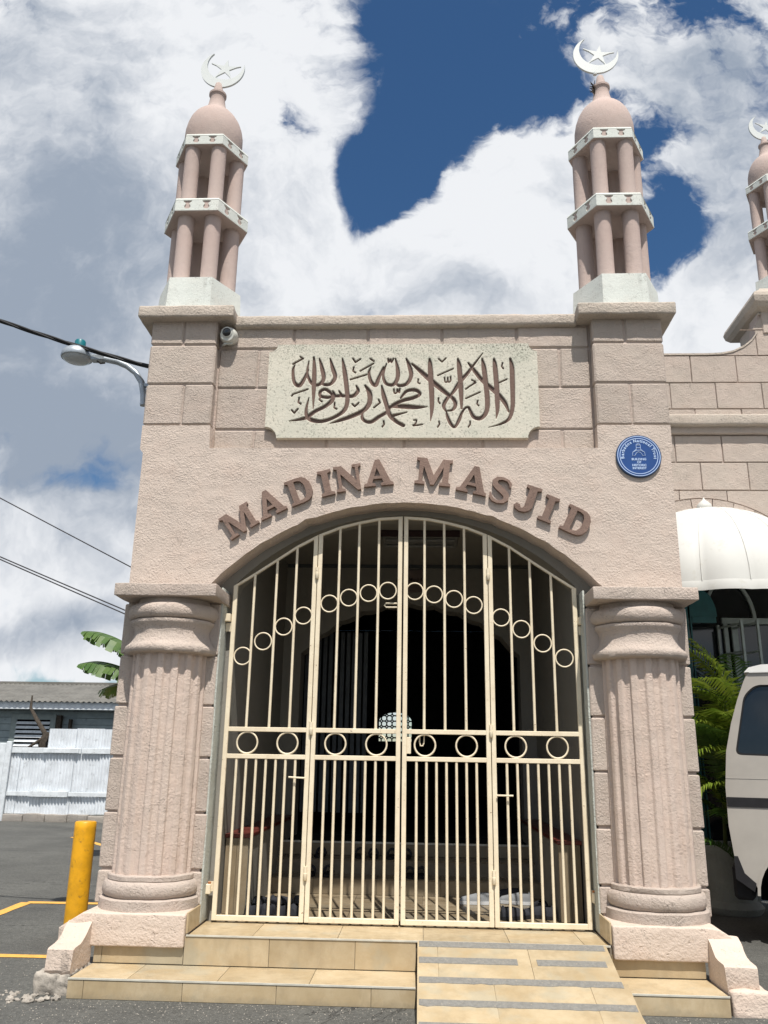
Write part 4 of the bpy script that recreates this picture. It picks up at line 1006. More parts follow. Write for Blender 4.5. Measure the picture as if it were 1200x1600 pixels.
# ================================================================== CCTV
CC = thing('security_camera', 'small round security camera with a dark lens under the cornice beside the left pilaster', 'camera', (-1.775, .05, 5.24))
def orient(mb, c, d):
    q = Vector((0, 0, 1)).rotation_difference(Vector(d)); mb.V = [tuple(q @ Vector(v)+Vector(c)) for v in mb.V]; return mb
cc = Vector((-1.775, .03, 5.262)); dr = Vector((-.06, -1, -.16)).normalized()
cm_ = MB().lathe([(-.085, .05), (-.07, .072), (-.02, .081), (.02, .078), (.045, .066), (.052, .062)], 32); orient(cm_, cc, dr).build('camera_housing', 'camera_shell', CC, smooth=40)
cm_ = MB().lathe([(.05, .05), (.058, .052), (.062, .046)], 32); orient(cm_, cc+Vector((-.004, 0, .018)), dr).build('lens_ring', 'camera_shell', CC, smooth=40)
cm_ = MB().lathe([(.055, .042), (.064, .040), (.072, .028), (.075, .01)], 28); orient(cm_, cc+Vector((-.004, 0, .018)), dr).build('lens', 'dark_glass', CC, smooth=60)
MB().tube([(-1.845, .10, 5.20), (-1.80, .02, 5.175), (-1.735, .03, 5.19)], .012, 8).build('camera_bracket', 'camera_shell', CC, smooth=60)

# ================================================================== WALL LAMP
WL = thing('wall_lamp', 'grey curved-arm security lamp with a teal photocell fixed to the left side of the gateway', 'lamp', (-2.6, .35, 4.8))
arm = [(-2.625, .35, 4.735), (-2.635, .35, 4.83), (-2.665, .35, 4.95), (-2.73, .35, 5.05), (-2.82, .35, 5.12), (-2.92, .35, 5.165), (-3.03, .35, 5.19), (-3.14, .35, 5.21)]
MB().tube(arm, .030, 12).build('lamp_arm', 'lamp_metal', WL, smooth=60)
MB().tube([arm[0], (-2.622, .35, 4.71)], .034, 12).box(-2.62, -2.455, .33, .37, 4.78, 4.82).box(-2.64, -2.455, .33, .37, 4.90, 4.93).build('arm_bracket', 'lamp_metal', WL)
MB().box(-3.18, -3.05, .31, .39, 5.17, 5.235, .01).build('arm_clamp', 'lamp_metal', WL)
MB().tube([(-3.10, .30, 5.15), (-3.06, .29, 5.12), (-3.02, .30, 5.13)], .008, 6).build('clamp_bolt', 'dark_wood', WL)
mb = MB().lathe([(-.012, .146), (.0, .150), (.035, .146), (.07, .118), (.10, .080), (.115, .055)], 36, (-3.325, .35, 5.215)); mb.build('lamp_head', 'lamp_metal', WL, smooth=50)
MB().lathe([(-.05, .06), (-.045, .09), (-.03, .122), (-.005, .138)], 36, (-3.325, .35, 5.215)).build('lamp_lens', 'lamp_lens', WL, smooth=60)
MB().lathe([(.11, .052), (.165, .052), (.178, .045), (.182, .02)], 24, (-3.31, .35, 5.215)).build('photocell', 'teal_plastic', WL, smooth=40)

# ================================================================== CABLES
def sag(a, b_, s_, n=24): return [Vector(a)+(Vector(b_)-Vector(a))*i/n-Vector((0, 0, s_*4*(i/n)*(1-i/n))) for i in range(n+1)]
def cable(pts, r, name, label, mat, twist=0, group=None):
    mb = MB()
    if twist:
        fine = []
        for i in range(len(pts)-1):
            for k in range(5): fine.append(pts[i]+(pts[i+1]-pts[i])*k/5)
        fine.append(pts[-1])
        for ph in (0, 2.1, 4.2):
            mb.tube([p+Vector((0, cos(i*.28+ph), sin(i*.28+ph)))*r*.85 for i, p in enumerate(fine)], r, 7)
    else: mb.tube(pts, r, 6)
    o = mb.build(name, mat, smooth=60); tag(o, label, 'cable', group)
cable(sag((-8.2, .30, 7.55), (-2.49, .26, 5.045), .22), .0125, 'service_cable', 'thick twisted black cable running down to the gateway above the lamp', 'cable_black', 1)
def wirepts(p, q, ext):
    p, q = Vector(p), Vector(q); d = q-p; return sag(p-d*3.0, q+d*ext, .04)
cable(wirepts((-8.562, 9, 6.536), (-5.728, 9, 5.114), 1.1), .012, 'overhead_wire', 'single thin wire crossing the sky highest behind the gateway, left side', 'wire_grey', 0, 'overhead wires')
cable(wirepts((-8.375, 9, 5.305), (-5.736, 9, 4.235), .55), .013, 'overhead_wire', 'upper wire of the close pair above the outbuilding roof', 'wire_grey', 0, 'overhead wires')
cable(wirepts((-8.40, 9.3, 5.27), (-5.736, 9.3, 4.170), .55), .013, 'overhead_wire', 'lower wire of the close pair above the outbuilding roof', 'wire_grey', 0, 'overhead wires')

# ================================================================== BOLLARD
BO = thing('bollard', 'yellow painted steel pipe bollard beside the left pillar', 'bollard', (-3.02, 1.1, 0))
mb = MB().lathe([(0, .094), (.03, .094), (.90, .094), (.945, .094), (.955, .086)], 36); mb.build('bollard_pipe', 'yellow_paint', BO, loc=(0, 0, 0), smooth=40)
MB().lathe([(.953, .082), (.958, .05), (.959, .01)], 36).build('bollard_cap', 'yellow_paint', BO, loc=(0, 0, 0), smooth=40)

# rubble at the foot of the left cheek
rr_ = random.Random(11)
rb = MB()
def lump(mb, c, r, rs):
    n1, n2 = 8, 12; V = []; F = []
    for i in range(n1+1):
        ph = pi*i/n1
        for j in range(n2):
            th = 2*pi*j/n2; p = Vector((sin(ph)*cos(th), sin(ph)*sin(th), cos(ph)*.7))
            q = 1+.55*mnoise.noise(p*1.6+Vector((rs, rs*2, 0)))+.25*mnoise.noise(p*5+Vector((rs, 0, rs)))
            V.append(Vector(c)+p*r*q)
    for i in range(n1):
        for j in range(n2): F.append((i*n2+j, i*n2+(j+1) % n2, (i+1)*n2+(j+1) % n2, (i+1)*n2+j))
    mb.add(V, F)
for i in range(60):
    u = rr_.random()
    lump(rb, (-2.40-.42*u+rr_.uniform(-.06, .06), -.70+rr_.uniform(-.16, .14)-.05*u, .01*(1-u)), rr_.uniform(.008, .034)*(1-.6*u), i*1.7)
rb.build('broken_concrete', 'rubble_white', smooth=25, kind='stuff')
gb = MB()
for i in range(1500):
    x = rr_.uniform(-3.6, 2.6); y = -.77-abs(rr_.gauss(0, .3)) if rr_.random() < .7 else rr_.uniform(-1.6, -.8)
    if x < -2.4 and rr_.random() < .5: y = rr_.uniform(-1.2, .3)
    if -.02 < x < 1.42 and y > -1.5: continue
    r_ = rr_.uniform(.002, .006)
    V = [(x+r_*cos(a)*rr_.uniform(.7, 1.2), y+r_*sin(a)*rr_.uniform(.7, 1.2), .001) for a in (0, 1.26, 2.5, 3.8, 5.0)]+[(x, y, r_*.9)]
    gb.add(V, [(k, (k+1) % 5, 5) for k in range(5)])
gb.build('loose_gravel', 'rubble_white', kind='stuff')
# ================================================================== MOSQUE WING (right)
MQ = thing('mosque_wing', 'pink block-scored building behind the gateway at right, with an arched window and minaret', 'building', (5, 3.9, 0))
WY = 3.8
topc = [(1.56, 6.975), (3.95, 6.975), (4.15, 6.985), (4.32, 7.02), (4.48, 7.10), (4.60, 7.20), (4.68, 7.32), (4.72, 7.60), (5.90, 7.60), (5.94, 7.32), (6.1, 7.1), (6.4, 6.98), (9.5, 6.975)]
wc = [(3.69+1.27*cos(pi-pi*i/32), 3.36+1.27*sin(pi-pi*i/32)) for i in range(33)]
MB().prism([[(1.56, 0), (2.42, 0)]+[(2.42, 3.36)]+wc[1:-1]+[(4.96, 3.36), (4.96, 0), (9.5, 0)]+topc[::-1]], WY+.02, WY+.3).build('wall_core', 'stucco_core', MQ)
# coping along the curved parapet
cp = MB()
for i in range(len(topc)-1):
    (xa, za), (xb, zb) = topc[i], topc[i+1]
    if abs(zb-za) < .26: cp.prism([[(xa, za-.004), (xb+.003, zb-.004), (xb+.003, zb+.022), (xa, za+.022)]], WY-.012, WY+.31)
cp.build('coping', 'stucco_top', MQ)
ztp = lambda x: float(np.interp(x, [p[0] for p in topc], [p[1] for p in topc]))
def vous(x, z): return hypot(x-3.69, z-3.36) if z > 3.36 else abs(x-3.69)
rowsz = [(7.36, 7.60, .1), (6.965, 7.36, .31), (6.556, 6.965, 0), (6.165, 6.556, .31), (6.06, 6.165, 0), (5.395, 5.78, .31), (5.0, 5.395, 0), (4.605, 5.0, .31), (4.21, 4.605, 0), (3.815, 4.21, .31), (3.42, 3.815, 0)]
for z0, z1, off in rowsz:
    x = 4.34+off-.62*4
    while x < 8.0:
        x0, x1 = max(x, 1.9), min(x+.62, 8); x += .62
        if x1-x0 < .08 or x0 > 6.6: continue
        zc = (z0+z1)/2
        zt0, zt1 = ztp(x0+.01), ztp(x1-.01)
        if z0 > 6.9 and (min(zt0, zt1) < z0+.04 or not (3.9 < x0 < 6.2)): 
            if max(zt0, zt1) < z0+.06: continue
            P_ = [(max(x0, xx), z0+.006) for xx in (x0,)]+[(x1-.006, z0+.006)]
            xs_ = np.linspace(x1-.006, x0+.006, 8)
            P_ = [(x0+.006, z0+.006), (x1-.006, z0+.006)]+[(float(q), min(z1-.006, max(z0+.007, ztp(float(q))-.006))) for q in xs_]
            P_ = [p for i, p in enumerate(P_) if i == 0 or hypot(p[0]-P_[i-1][0], p[1]-P_[i-1][1]) > .003]
            MB().prism([P_], WY, WY+.03).build('block', 'stucco', MQ); continue
        if z0 < 4.9:
            R_ = 1.53
            zl = lambda x_: 3.36+sqrt(R_*R_-(x_-3.69)**2) if abs(x_-3.69) < R_ else -9
            for (p0, p1) in (((x0, x1),) if not (x0 < 3.69 < x1) else ((x0, 3.69-.0061), (3.69+.0061, x1))):
                g0 = .006 if p0 == x0 else -.0061; g1 = .006 if p1 == x1 else -.0061
                xs_ = [p0+g0+(p1-g1-p0-g0)*k/16 for k in range(17)]
                xs_ = [q for q in xs_ if zl(q)+.006 < z1-.03]
                if len(xs_) < 2: continue
                P_ = [(q, max(z0+.006, zl(q)+.006)) for q in xs_]+[(xs_[-1], z1-.006), (xs_[0], z1-.006)]
                MB().prism([P_], WY, WY+.03).build('block', 'stucco', MQ)
            continue
        MB().box(x0+.006, x1-.006, WY+RND.uniform(-.003, .003), WY+.03, z0+.007, z1-.007, .006, .003).build('block', 'stucco', MQ)
n = 17
for k in range(n):
    a0, a1 = pi-pi*k/n-.004, pi-pi*(k+1)/n+.004
    A_ = [a0+(a1-a0)*i/3 for i in range(4)]
    MB().prism([[(3.69+1.275*cos(a), 3.36+1.275*sin(a)) for a in A_]+[(3.69+1.52*cos(a), 3.36+1.52*sin(a)) for a in A_[::-1]]], WY-.008, WY+.03).build('voussoir', 'stucco', MQ)
rbox(1.56, 9.5, WY-.13, WY+.03, 5.885, 6.045, .03, .09, .006, 5).build('cornice', 'stucco_top', MQ, smooth=60)
rbox(1.56, 9.5, WY-.05, WY+.03, 5.79, 5.90, .02, .12, .004, 5).build('cornice_moulding', 'stucco', MQ, smooth=60)
# pedestal, flared cap and minaret
MB().box(4.76, 5.86, WY-.02, WY+.8, 7.3, 7.68, .01).build('minaret_pedestal', 'stucco', MQ)
pm = []
for z, e in ((7.62, .0), (7.66, .10), (7.72, .15), (7.80, .17), (7.86, .15), (7.95, .04), (8.0, 0)):
    pm.append((z, e))
V = []; F = []
for z, e in pm:
    V += [(4.78-e, WY-.02-e, z), (5.84+e, WY-.02-e, z), (5.84+e, WY+.85+e, z), (4.78-e, WY+.85+e, z)]
for i in range(len(pm)-1):
    for k in range(4): F.append((4*i+k, 4*i+(k+1) % 4, 4*i+4+(k+1) % 4, 4*i+4+k))
F += [(3, 2, 1, 0), tuple(len(V)-4+k for k in range(4))]
MB().add(V, F).build('minaret_cap', 'stucco_top', MQ)
b3 = dup(b1, (5.30, 4.16, 7.995)); b3.parent = MQ; b3.matrix_parent_inverse = Matrix.Translation(-wloc(MQ))
# arched window: dark glass, frames
gl = [(3.69+1.27*cos(pi-pi*i/24), 3.36+1.27*sin(pi-pi*i/24)) for i in range(25)]
MB().prism([[(2.43, .1)]+gl+[(4.95, .1)]], WY+.22, WY+.23).build('window_glass', 'dark_glass', MQ)
fr = MB(); yb = WY+.16
def fbar(x0, z0, x1, z1, w_=.045, y=yb, dep=.05):
    d = Vector((x1-x0, z1-z0)).normalized(); n_ = Vector((-d.y, d.x))*w_/2
    fr.prism([[(x0-n_.x, z0-n_.y), (x1-n_.x, z1-n_.y), (x1+n_.x, z1+n_.y), (x0+n_.x, z0+n_.y)]], y, y+dep)
fbar(3.86, 3.30, 4.95, 3.30, .075); fbar(2.45, 3.30, 3.60, 3.30, .06)
for x in (3.90, 4.02, 4.62): fbar(x, .2, x, 3.27, .05)
def farc(cx, cz, R_, a0, a1, w_=.04):
    A_ = [radians(a0+(a1-a0)*i/14) for i in range(15)]
    fr.prism([[(cx+R_*cos(a), cz+R_*sin(a)) for a in A_]+[(cx+(R_-w_)*cos(a), cz+(R_-w_)*sin(a)) for a in A_[::-1]]], yb+.003, yb+.045)
farc(3.58, 3.33, .72, 0, 88); farc(4.36, 3.33, .72, 92, 170); farc(4.10, 3.33, .66, 5, 80); farc(3.69, 3.36, 1.265, 2, 178, .05)
fr.build('window_frame', 'frame_grey', MQ)
lf = MB()
for (xa, ya, xb, yb_) in ((3.80, 3.96, 3.93, 3.52), (3.98, 3.96, 4.10, 3.46)):
    d = Vector((xb-xa, yb_-ya))
    for s_ in (0, 1): lf.box(xa+d.x*s_-.014, xa+d.x*s_+.014, ya+d.y*s_-.02, ya+d.y*s_+.02, .25, 3.24)
    for z in (.3, 2.86, 3.2):
        lf.tube([(xa, ya, z), (xb, yb_, z)], .016, 4)
lf.build('open_casement', 'frame_grey', MQ)
tf = MB().box(3.30, 3.38, WY-.02, WY+.05, .2, 3.46).box(3.40, 3.415, WY-.03, WY+.02, .2, 3.46).box(3.44, 3.74, WY+.02, WY+.06, 3.25, 3.33)
tf.build('side_frame', 'teal_frame', MQ)
fa = [(3.58+.17*1.0*cos(pi-pi*i/20)*1.0, 3.33+.33*sin(pi-pi*i/20)) for i in range(21)]
MB().prism([fa], WY+.01, WY+.05).build('transom_panel', 'teal_frame', MQ)
MB().box(2.9, 3.8, WY-.35, WY+.01, 0, .55).build('base_box', 'plant_box_paint', MQ)
PT = thing('plant_pot', 'large grey-green round planter pot at the foot of the palm', 'plant pot', (3.42, 3.22, 0))
MB().lathe([(0, .27), (.04, .30), (.07, .31), (.10, .28), (.13, .24), (.30, .25), (.50, .30), (.60, .325), (.63, .35), (.68, .355), (.70, .34), (.69, .30), (.62, .28)], 40).build('pot_body', 'plant_box_paint', PT, loc=(0, 0, 0), smooth=50)
MB().lathe([(.60, .27), (.63, .20)], 24).build('soil', 'dark_wood', PT, loc=(0, 0, 0))

# ================================================================== AWNING
AW = thing('dome_awning', 'white half-dome canvas awning with ribs and a small finial over the right window', 'awning', (3.69, 3.8, 3.6))
am = MB(); V = []; F = []; nu, nv = 64, 22; Ra = 1.36; zb, zt = 3.53, 4.70
gores = 8
for j in range(nv+1):
    v = pi/2*j/nv
    for i in range(nu+1):
        u = pi*i/nu
        sc_ = 1-.035*(1-abs(sin(gores*u)))*cos(v)**.5 if j < nv else 1
        V.append((3.69-Ra*cos(v)*cos(u)*sc_, 3.785-Ra*cos(v)*sin(u)*sc_, zb+(zt-zb)*sin(v)))
for j in range(nv):
    for i in range(nu): F.append((j*(nu+1)+i, j*(nu+1)+i+1, (j+1)*(nu+1)+i+1, (j+1)*(nu+1)+i))
am.add(V, F); am.build('canopy', 'awning_canvas', AW, smooth=70)
V = []; F = []
for i in range(nu+1):
    u = pi*i/nu; sc_ = 1-.035*(1-abs(sin(gores*u)))
    for (z, q) in ((zb, 1.001), (zb-.06, 1.012), (zb-.115, 1.008)): V.append((3.69-Ra*cos(u)*sc_*q, 3.785-Ra*sin(u)*sc_*q, z))
for i in range(nu):
    for k in range(2): F.append((3*i+k, 3*i+k+1, 3*i+3+k+1, 3*i+3+k))
MB().add(V, F).build('valance', 'awning_canvas', AW, smooth=70)
for k in range(gores+1):
    u = pi*k/gores; pts = []
    for j in range(13):
        v = pi/2*j/12; pts.append((3.69-Ra*.972*cos(v)*cos(u), 3.785-Ra*.972*cos(v)*sin(u), zb+(zt-zb)*sin(v)+.004))
    MB().tube(pts, .005, 6).build('rib', 'awning_canvas', AW, smooth=60)
MB().lathe([(0, .05), (.03, .085), (.075, .098), (.12, .085), (.155, .05), (.18, .02), (.215, .006)], 24, (3.685, 3.70, 4.655)).build('finial', 'awning_canvas', AW, smooth=60)

# ================================================================== PALM
PM = thing('areca_palm', 'bushy green palm in front of the right window', 'palm', (3.60, 3.05, 0))
rp = random.Random(5)
def frond(base, az, L_, rise, droop, lw=.5, mat='palm_leaf', side=1.0, n=34):
    pts = []
    for i in range(n+1):
        s_ = i/n; h = L_*(s_-.12*s_*s_)
        el = rise-droop*s_*s_
        pts.append((s_, el))
    p = Vector(base); P_ = [p.copy()]; d0 = Vector((cos(az), sin(az), 0))
    for i in range(1, n+1):
        e = pts[i][1]; p = p+(d0*cos(e)+Vector((0, 0, sin(e))))*L_/n; P_.append(p.copy())
    mb = MB(); mb.tube(P_, [.010*(1-.8*i/n) for i in range(n+1)], 4, False)
    for i in range(5, n+1):
        s_ = i/n; ll = lw*sin(pi*min(1, .12+.88*s_))**.55*(1.0 if s_ < .95 else .6)
        tg = (P_[i]-P_[i-1]).normalized(); sd = tg.cross(Vector((0, 0, 1)))
        if sd.length < .1: sd = Vector((sin(az), -cos(az), 0))
        sd.normalize(); up = sd.cross(tg)
        for s in (-1, 1):
            q = (sd*s*.86+tg*.62+up*.18+Vector((rp.uniform(-.08, .08), rp.uniform(-.08, .08), rp.uniform(-.1, .05)))).normalized()
            l = ll*rp.uniform(.85, 1.1); w_ = .011+.006*sin(pi*s_)
            a = P_[i]; m1 = a+q*l*.45+Vector((0, 0, -.02*l)); e_ = a+q*l+Vector((0, 0, -.32*l)); wd = tg*w_
            V = [a-wd*.4, a+wd*.4, m1-wd, m1+wd+up*.004, e_]
            mb.add(V, [(0, 2, 3, 1), (2, 4, 3)])
    return mb.build('frond', mat, PM)
B_ = (3.62, 3.12, 0)
for (bx, by, bz, az, L_, rise, dr, lw, mt) in (
    (3.75, 3.10, 1.55, 2.75, 1.55, 1.42, .75, .42, 'palm_leaf'), (3.72, 3.05, 1.35, 2.2, 1.35, 1.25, 1.5, .40, 'palm_leaf'),
    (3.66, 2.95, 1.1, 3.5, 1.15, 1.2, 1.9, .42, 'palm_leaf'), (3.66, 2.75, 1.25, 4.2, .95, 1.15, 2.3, .45, 'palm_leaf'),
    (3.72, 2.70, .95, 4.0, 1.0, 1.3, 2.5, .42, 'palm_leaf'), (3.62, 3.2, 1.1, 3.0, 1.25, 1.3, 1.6, .42, 'palm_leaf_dark'),
    (3.8, 3.1, 1.5, .5, 1.3, 1.35, 1.2, .40, 'palm_leaf'), (3.75, 3.15, 1.6, 1.5, 1.4, 1.45, .8, .40, 'palm_leaf_dark'),
    (3.6, 3.1, .8, 3.3, 1.2, 1.1, 1.7, .42, 'palm_leaf_dark'), (3.65, 3.2, .5, 2.9, 1.1, 1.2, 1.4, .42, 'palm_leaf_dark'),
    (3.7, 2.9, .55, 3.8, 1.0, 1.1, 1.6, .42, 'palm_leaf_dark'), (3.8, 3.0, 1.2, .1, 1.2, 1.2, 1.4, .40, 'palm_leaf'), (3.7, 3.0, 1.4, 3.1, 1.25, 1.38, 1.15, .42, 'palm_leaf'),
    (3.85, 2.9, 1.5, 5.2, 1.1, 1.35, 1.5, .40, 'palm_leaf'), (3.7, 2.65, .7, 4.4, .9, 1.2, 2.0, .40, 'palm_leaf_dark'), (3.55, 2.9, .3, 3.4, .9, 1.0, 1.3, .40, 'palm_leaf_dark')):
    frond((bx, by, bz), az, L_, rise, dr, lw, mt)
for (a_, z_, L__, r__, d__) in ((3.25, 1.75, 1.25, 1.42, 1.0), (3.7, 1.65, 1.15, 1.3, 1.35), (2.6, 1.8, 1.3, 1.45, .8), (4.1, 1.5, 1.0, 1.25, 1.7), (3.3, 1.35, 1.1, 1.2, 1.6)):
    frond((3.60, 2.98, z_), a_, L__, r__, d__, .46, 'palm_leaf')
for k_ in range(9):
    frond((3.46+rp.uniform(-.05, .12), 3.1+rp.uniform(-.25, .1), .75+rp.uniform(0, .9)), rp.choice((rp.uniform(2.2, 4.6), rp.uniform(3.6, 5.4))), rp.uniform(.8, 1.25), rp.uniform(1.0, 1.4), rp.uniform(1.0, 2.2), rp.uniform(.34, .46), rp.choice(('palm_leaf', 'palm_leaf', 'palm_leaf_dark')))
for i in range(6):
    x, y = 3.44+rp.uniform(-.1, .14), 3.18+rp.uniform(-.12, .12)
    MB().tube([(x, y, .6), (x+rp.uniform(-.04, .04), y, .7), (x+.05, y-.02, 1.4)], [.03, .024, .014], 8).build('stem', 'stem_green', PM, smooth=60)

# ================================================================== VAN
VN = thing('parked_van', 'beige high-roof van with dark side windows parked at the right edge', 'van', (2.85, 1.5, 0), rz=radians(-22))
prof = [(3.30, .42), (3.05, .50), (2.93, .60), (2.875, .74), (2.85, 1.0), (2.853, 1.34), (2.888, 1.66), (2.955, 1.92), (3.03, 2.14), (3.105, 2.32), (3.14, 2.385), (3.19, 2.43), (3.30, 2.455), (5.4, 2.50), (7.35, 2.46), (7.52, 2.36), (7.60, 1.4), (7.58, .6), (7.5, .42)]
ACX, ACZ, ARR = 3.48, .42, .42
arcw = [(ACX+ARR*cos(a), ACZ+ARR*sin(a)) for a in [pi*i/18 for i in range(19)]]
arcw2 = [(6.55+ARR*cos(a), ACZ+ARR*sin(a)) for a in [pi*i/18 for i in range(19)]]
# body outline running anticlockwise: bottom with wheel arches
body = [(2.93, .60), (3.02, .53), (3.055, .44)]+arcw[::-1]+[(3.95, .42), (6.1, .42)]+arcw2[::-1]+[(7.0, .42), (7.5, .42)]+prof[:10:-1][1:]+prof[10:2:-1]
seen = []; 
body = [(2.93, .60), (3.03, .53)]+arcw[::-1]+arcw2[::-1]+[(7.5, .42), (7.58, .6), (7.60, 1.4), (7.52, 2.36), (7.35, 2.46), (5.4, 2.50), (3.30, 2.455), (3.19, 2.43), (3.14, 2.385), (3.105, 2.32), (3.03, 2.14), (2.955, 1.92), (2.888, 1.66), (2.853, 1.34), (2.85, 1.0), (2.875, .74)]
def rr_win(pts, r=.05, n=5):
    out_ = []
    for i, p in enumerate(pts):
        a = Vector(pts[i-1])-Vector(p); b_ = Vector(pts[(i+1) % len(pts)])-Vector(p)
        a = Vector(p)+a.normalized()*r; b_ = Vector(p)+b_.normalized()*r
        for k in range(n+1):
            t_ = k/n; q = a*(1-t_)**2+Vector(p)*2*t_*(1-t_)+b_*t_*t_; out_.append((q.x, q.y))
    return out_
win1 = rr_win([(2.965, 1.63), (4.05, 1.60), (4.05, 2.27), (3.20, 2.28), (3.09, 2.18)], .06)
win2 = rr_win([(4.17, 1.60), (5.6, 1.60), (5.6, 2.27), (4.17, 2.27)], .07)
win3 = rr_win([(5.75, 1.60), (7.3, 1.60), (7.25, 2.27), (5.75, 2.27)], .07)
def vy(x, z, y): 
    t_ = (z-.42)*.06
    return (x, 1.50+t_+(y), z)
MB().prism([body, win1, win2, win3], 0, .045, fn=vy).build('side_panel', 'van_paint', VN)
far = lambda x, z, y: (x, 3.18-(z-.42)*.05-y, z)
inner = [(x, z) for x, z in body]
# shell between the two sides
V = []; F = []
k = len(body)
for (x, z) in body: V.append(vy(x, z, .03))
for (x, z) in body: V.append((x, 3.18-(z-.42)*.05, z))
for i in range(k): F.append((i, k+i, k+(i+1) % k, (i+1) % k))
mb = MB().add(V, F); mb.prism([body], 0, .03, fn=lambda x, z, y: (x, 3.18-(z-.42)*.05+.002, z) if y == 0 else (x, 3.15-(z-.42)*.05, z))
mb.build('body', 'van_paint', VN)
MB().prism([[(x*1.0, z) for x, z in [(3.135, 2.40), (7.5, 2.40), (7.36, 2.475), (5.4, 2.515), (3.29, 2.47), (3.18, 2.445)]]], 0, 1, fn=lambda x, z, y: (x-.02, 1.60+y*1.46, z)).build('roof', 'van_roof', VN)
for wn in (win1, win2, win3):
    MB().prism([wn], .026, .032, fn=vy).build('window', 'dark_glass', VN)
    cx = sum(p[0] for p in wn)/len(wn); cz = sum(p[1] for p in wn)/len(wn)
    fo = [(cx+(p[0]-cx)*1.0, cz+(p[1]-cz)*1.0) for p in wn]; fi = [(cx+(p[0]-cx)*.965, cz+(p[1]-cz)*.955) for p in wn]
    MB().prism([fo, fi], .006, .03, fn=vy).build('window_seal', 'black_rubber', VN)
MB().prism([[(2.857, 1.165), (7.59, 1.165), (7.59, 1.25), (2.855, 1.25)]], -.008, .004, fn=vy).build('side_stripe', 'black_rubber', VN)
MB().prism([[(2.862, 1.415), (7.59, 1.415), (7.59, 1.421), (2.862, 1.421)]], -.003, .002, fn=vy).build('body_crease', 'van_paint', VN)
MB().box(2.84, 3.02, 1.60, 3.1, .36, .66, .03).build('bumper', 'black_rubber', VN)
MB().prism([[(2.872, .55), (3.02, .45), (3.04, .52), (2.95, .60), (2.905, .74), (2.872, .74)]], -.01, .02, fn=vy).build('bumper_corner', 'black_rubber', VN)
for (x0) in (4.11, 5.67):
    MB().box(x0-.005, x0+.005, 1.494, 1.51, .45, 1.28).build('door_seam', 'black_rubber', VN)
MB().box(4.0, 4.09, 1.46, 1.50, 1.30, 1.335, .006).build('door_handle', 'black_rubber', VN)
MB().prism([[(3.16, 2.395), (7.45, 2.395), (7.45, 2.412), (3.16, 2.412)]], -.018, .01, fn=vy).build('gutter', 'van_roof', VN)
for wz in (.30,):
    a_ = [(ACX+(ARR+.02)*cos(pi*i/18), ACZ+(ARR+.02)*sin(pi*i/18)) for i in range(19)]; b__ = [(ACX+(ARR-.005)*cos(pi*i/18), ACZ+(ARR-.005)*sin(pi*i/18)) for i in range(19)]
    MB().prism([a_+b__[::-1]], -.012, .02, fn=vy).build('arch_trim', 'van_paint', VN)
for cx in (ACX, 6.55):
    wh = MB(); pr = [(.0, .20), (.0, .30), (.012, .335), (.04, .35), (.17, .35), (.20, .335), (.21, .2)]
    wh.lathe(pr, 40); wh.V = [(cx+x, 1.56+z, .35+y) for x, y, z in wh.V]; tw = wh.build('wheel', 'black_rubber', VN, smooth=40)
    rm = MB(); rm.lathe([(.02, .20), (.004, .205), (-.002, .195), (.02, .17), (.015, .09), (-.012, .07), (-.016, .02)], 32); rm.V = [(cx+x, 1.56+z, .35+y) for x, y, z in rm.V]; rm.build('rim', 'hub_metal', tw, smooth=40)
    MB().box(cx-.42, cx+.42, 1.72, 2.2, .36, .86).build('wheel_well', 'void_black', VN)

# ================================================================== LEFT: FENCE
FY = 13.38
FN = thing('sheet_fence', 'whitewashed corrugated metal fence with timber rails on a low stone footing, behind the parking area', 'fence', (-7, FY, 0))
def sheet(x0, x1, z0, z1, lean=0.):
    n = int((x1-x0)/.0127); V = []; F = []
    for i in range(n+1):
        x = x0+(x1-x0)*i/n; y = FY+.016*sin(2*pi*x/.076)
        V += [(x+lean*0, y+RND.uniform(0, .001), z0), (x, y, z1)]
    for i in range(n): F.append((2*i, 2*i+2, 2*i+3, 2*i+1))
    return MB().add(V, F).build('sheet', 'sheet_white', FN, smooth=60)
rf = random.Random(2)
x = -12.7
k = 0
while x < -3.6:
    w_ = .645; high = x > -8.95
    y_ = (k % 2)*.022
    FY += y_
    sheet(x, x+w_+.03, .16+rf.uniform(-.02, .02), (2.09 if high else 1.62)+rf.uniform(-.012, .012))
    FY -= y_
    x += w_; k += 1
x = -12.7; k = 0
for (xa, xb) in ((-12.7, -9.72), (-9.70, -8.0), (-7.98, -5.9), (-5.88, -3.6)):
    MB().box(xa, xb, FY-.055, FY-.018, 1.530+rf.uniform(-.01, .01), 1.645, .004, .003).build('rail', 'board_white', FN)
for (xa, xb) in ((-12.7, -9.1), (-9.1, -8.2), (-8.19, -5.5), (-5.48, -3.6)):
    o_ = .03 if xa == -9.1 else 0
    MB().box(xa, xb, FY-.055-o_, FY-.018, .555+rf.uniform(-.01, .01), .655+o_*.6, .004, .003).build('rail', 'board_white', FN)
MB().box(-8.9, -8.05, FY-.085, FY-.056, 1.535, 1.635, .003).build('rail', 'board_white', FN)
MB().box(-9.79, -9.66, FY-.12, FY-.056, 0, 1.78, .01).build('post', 'board_white', FN)
x = -12.7
while x < -3.6:
    w_ = rf.uniform(.35, .7); rbox(x+.005, x+w_-.005, FY-.09, FY+.12, -.02, .155+rf.uniform(-.03, .02), .02, .12, .015, 4).build('footing_stone', 'concrete', FN, smooth=45); x += w_
# low bench/ledge of a closed gate at the far left
MB().box(-12.7, -9.8, FY-.10, FY-.06, .2, 1.74, .01).build('side_board', 'board_white', FN)

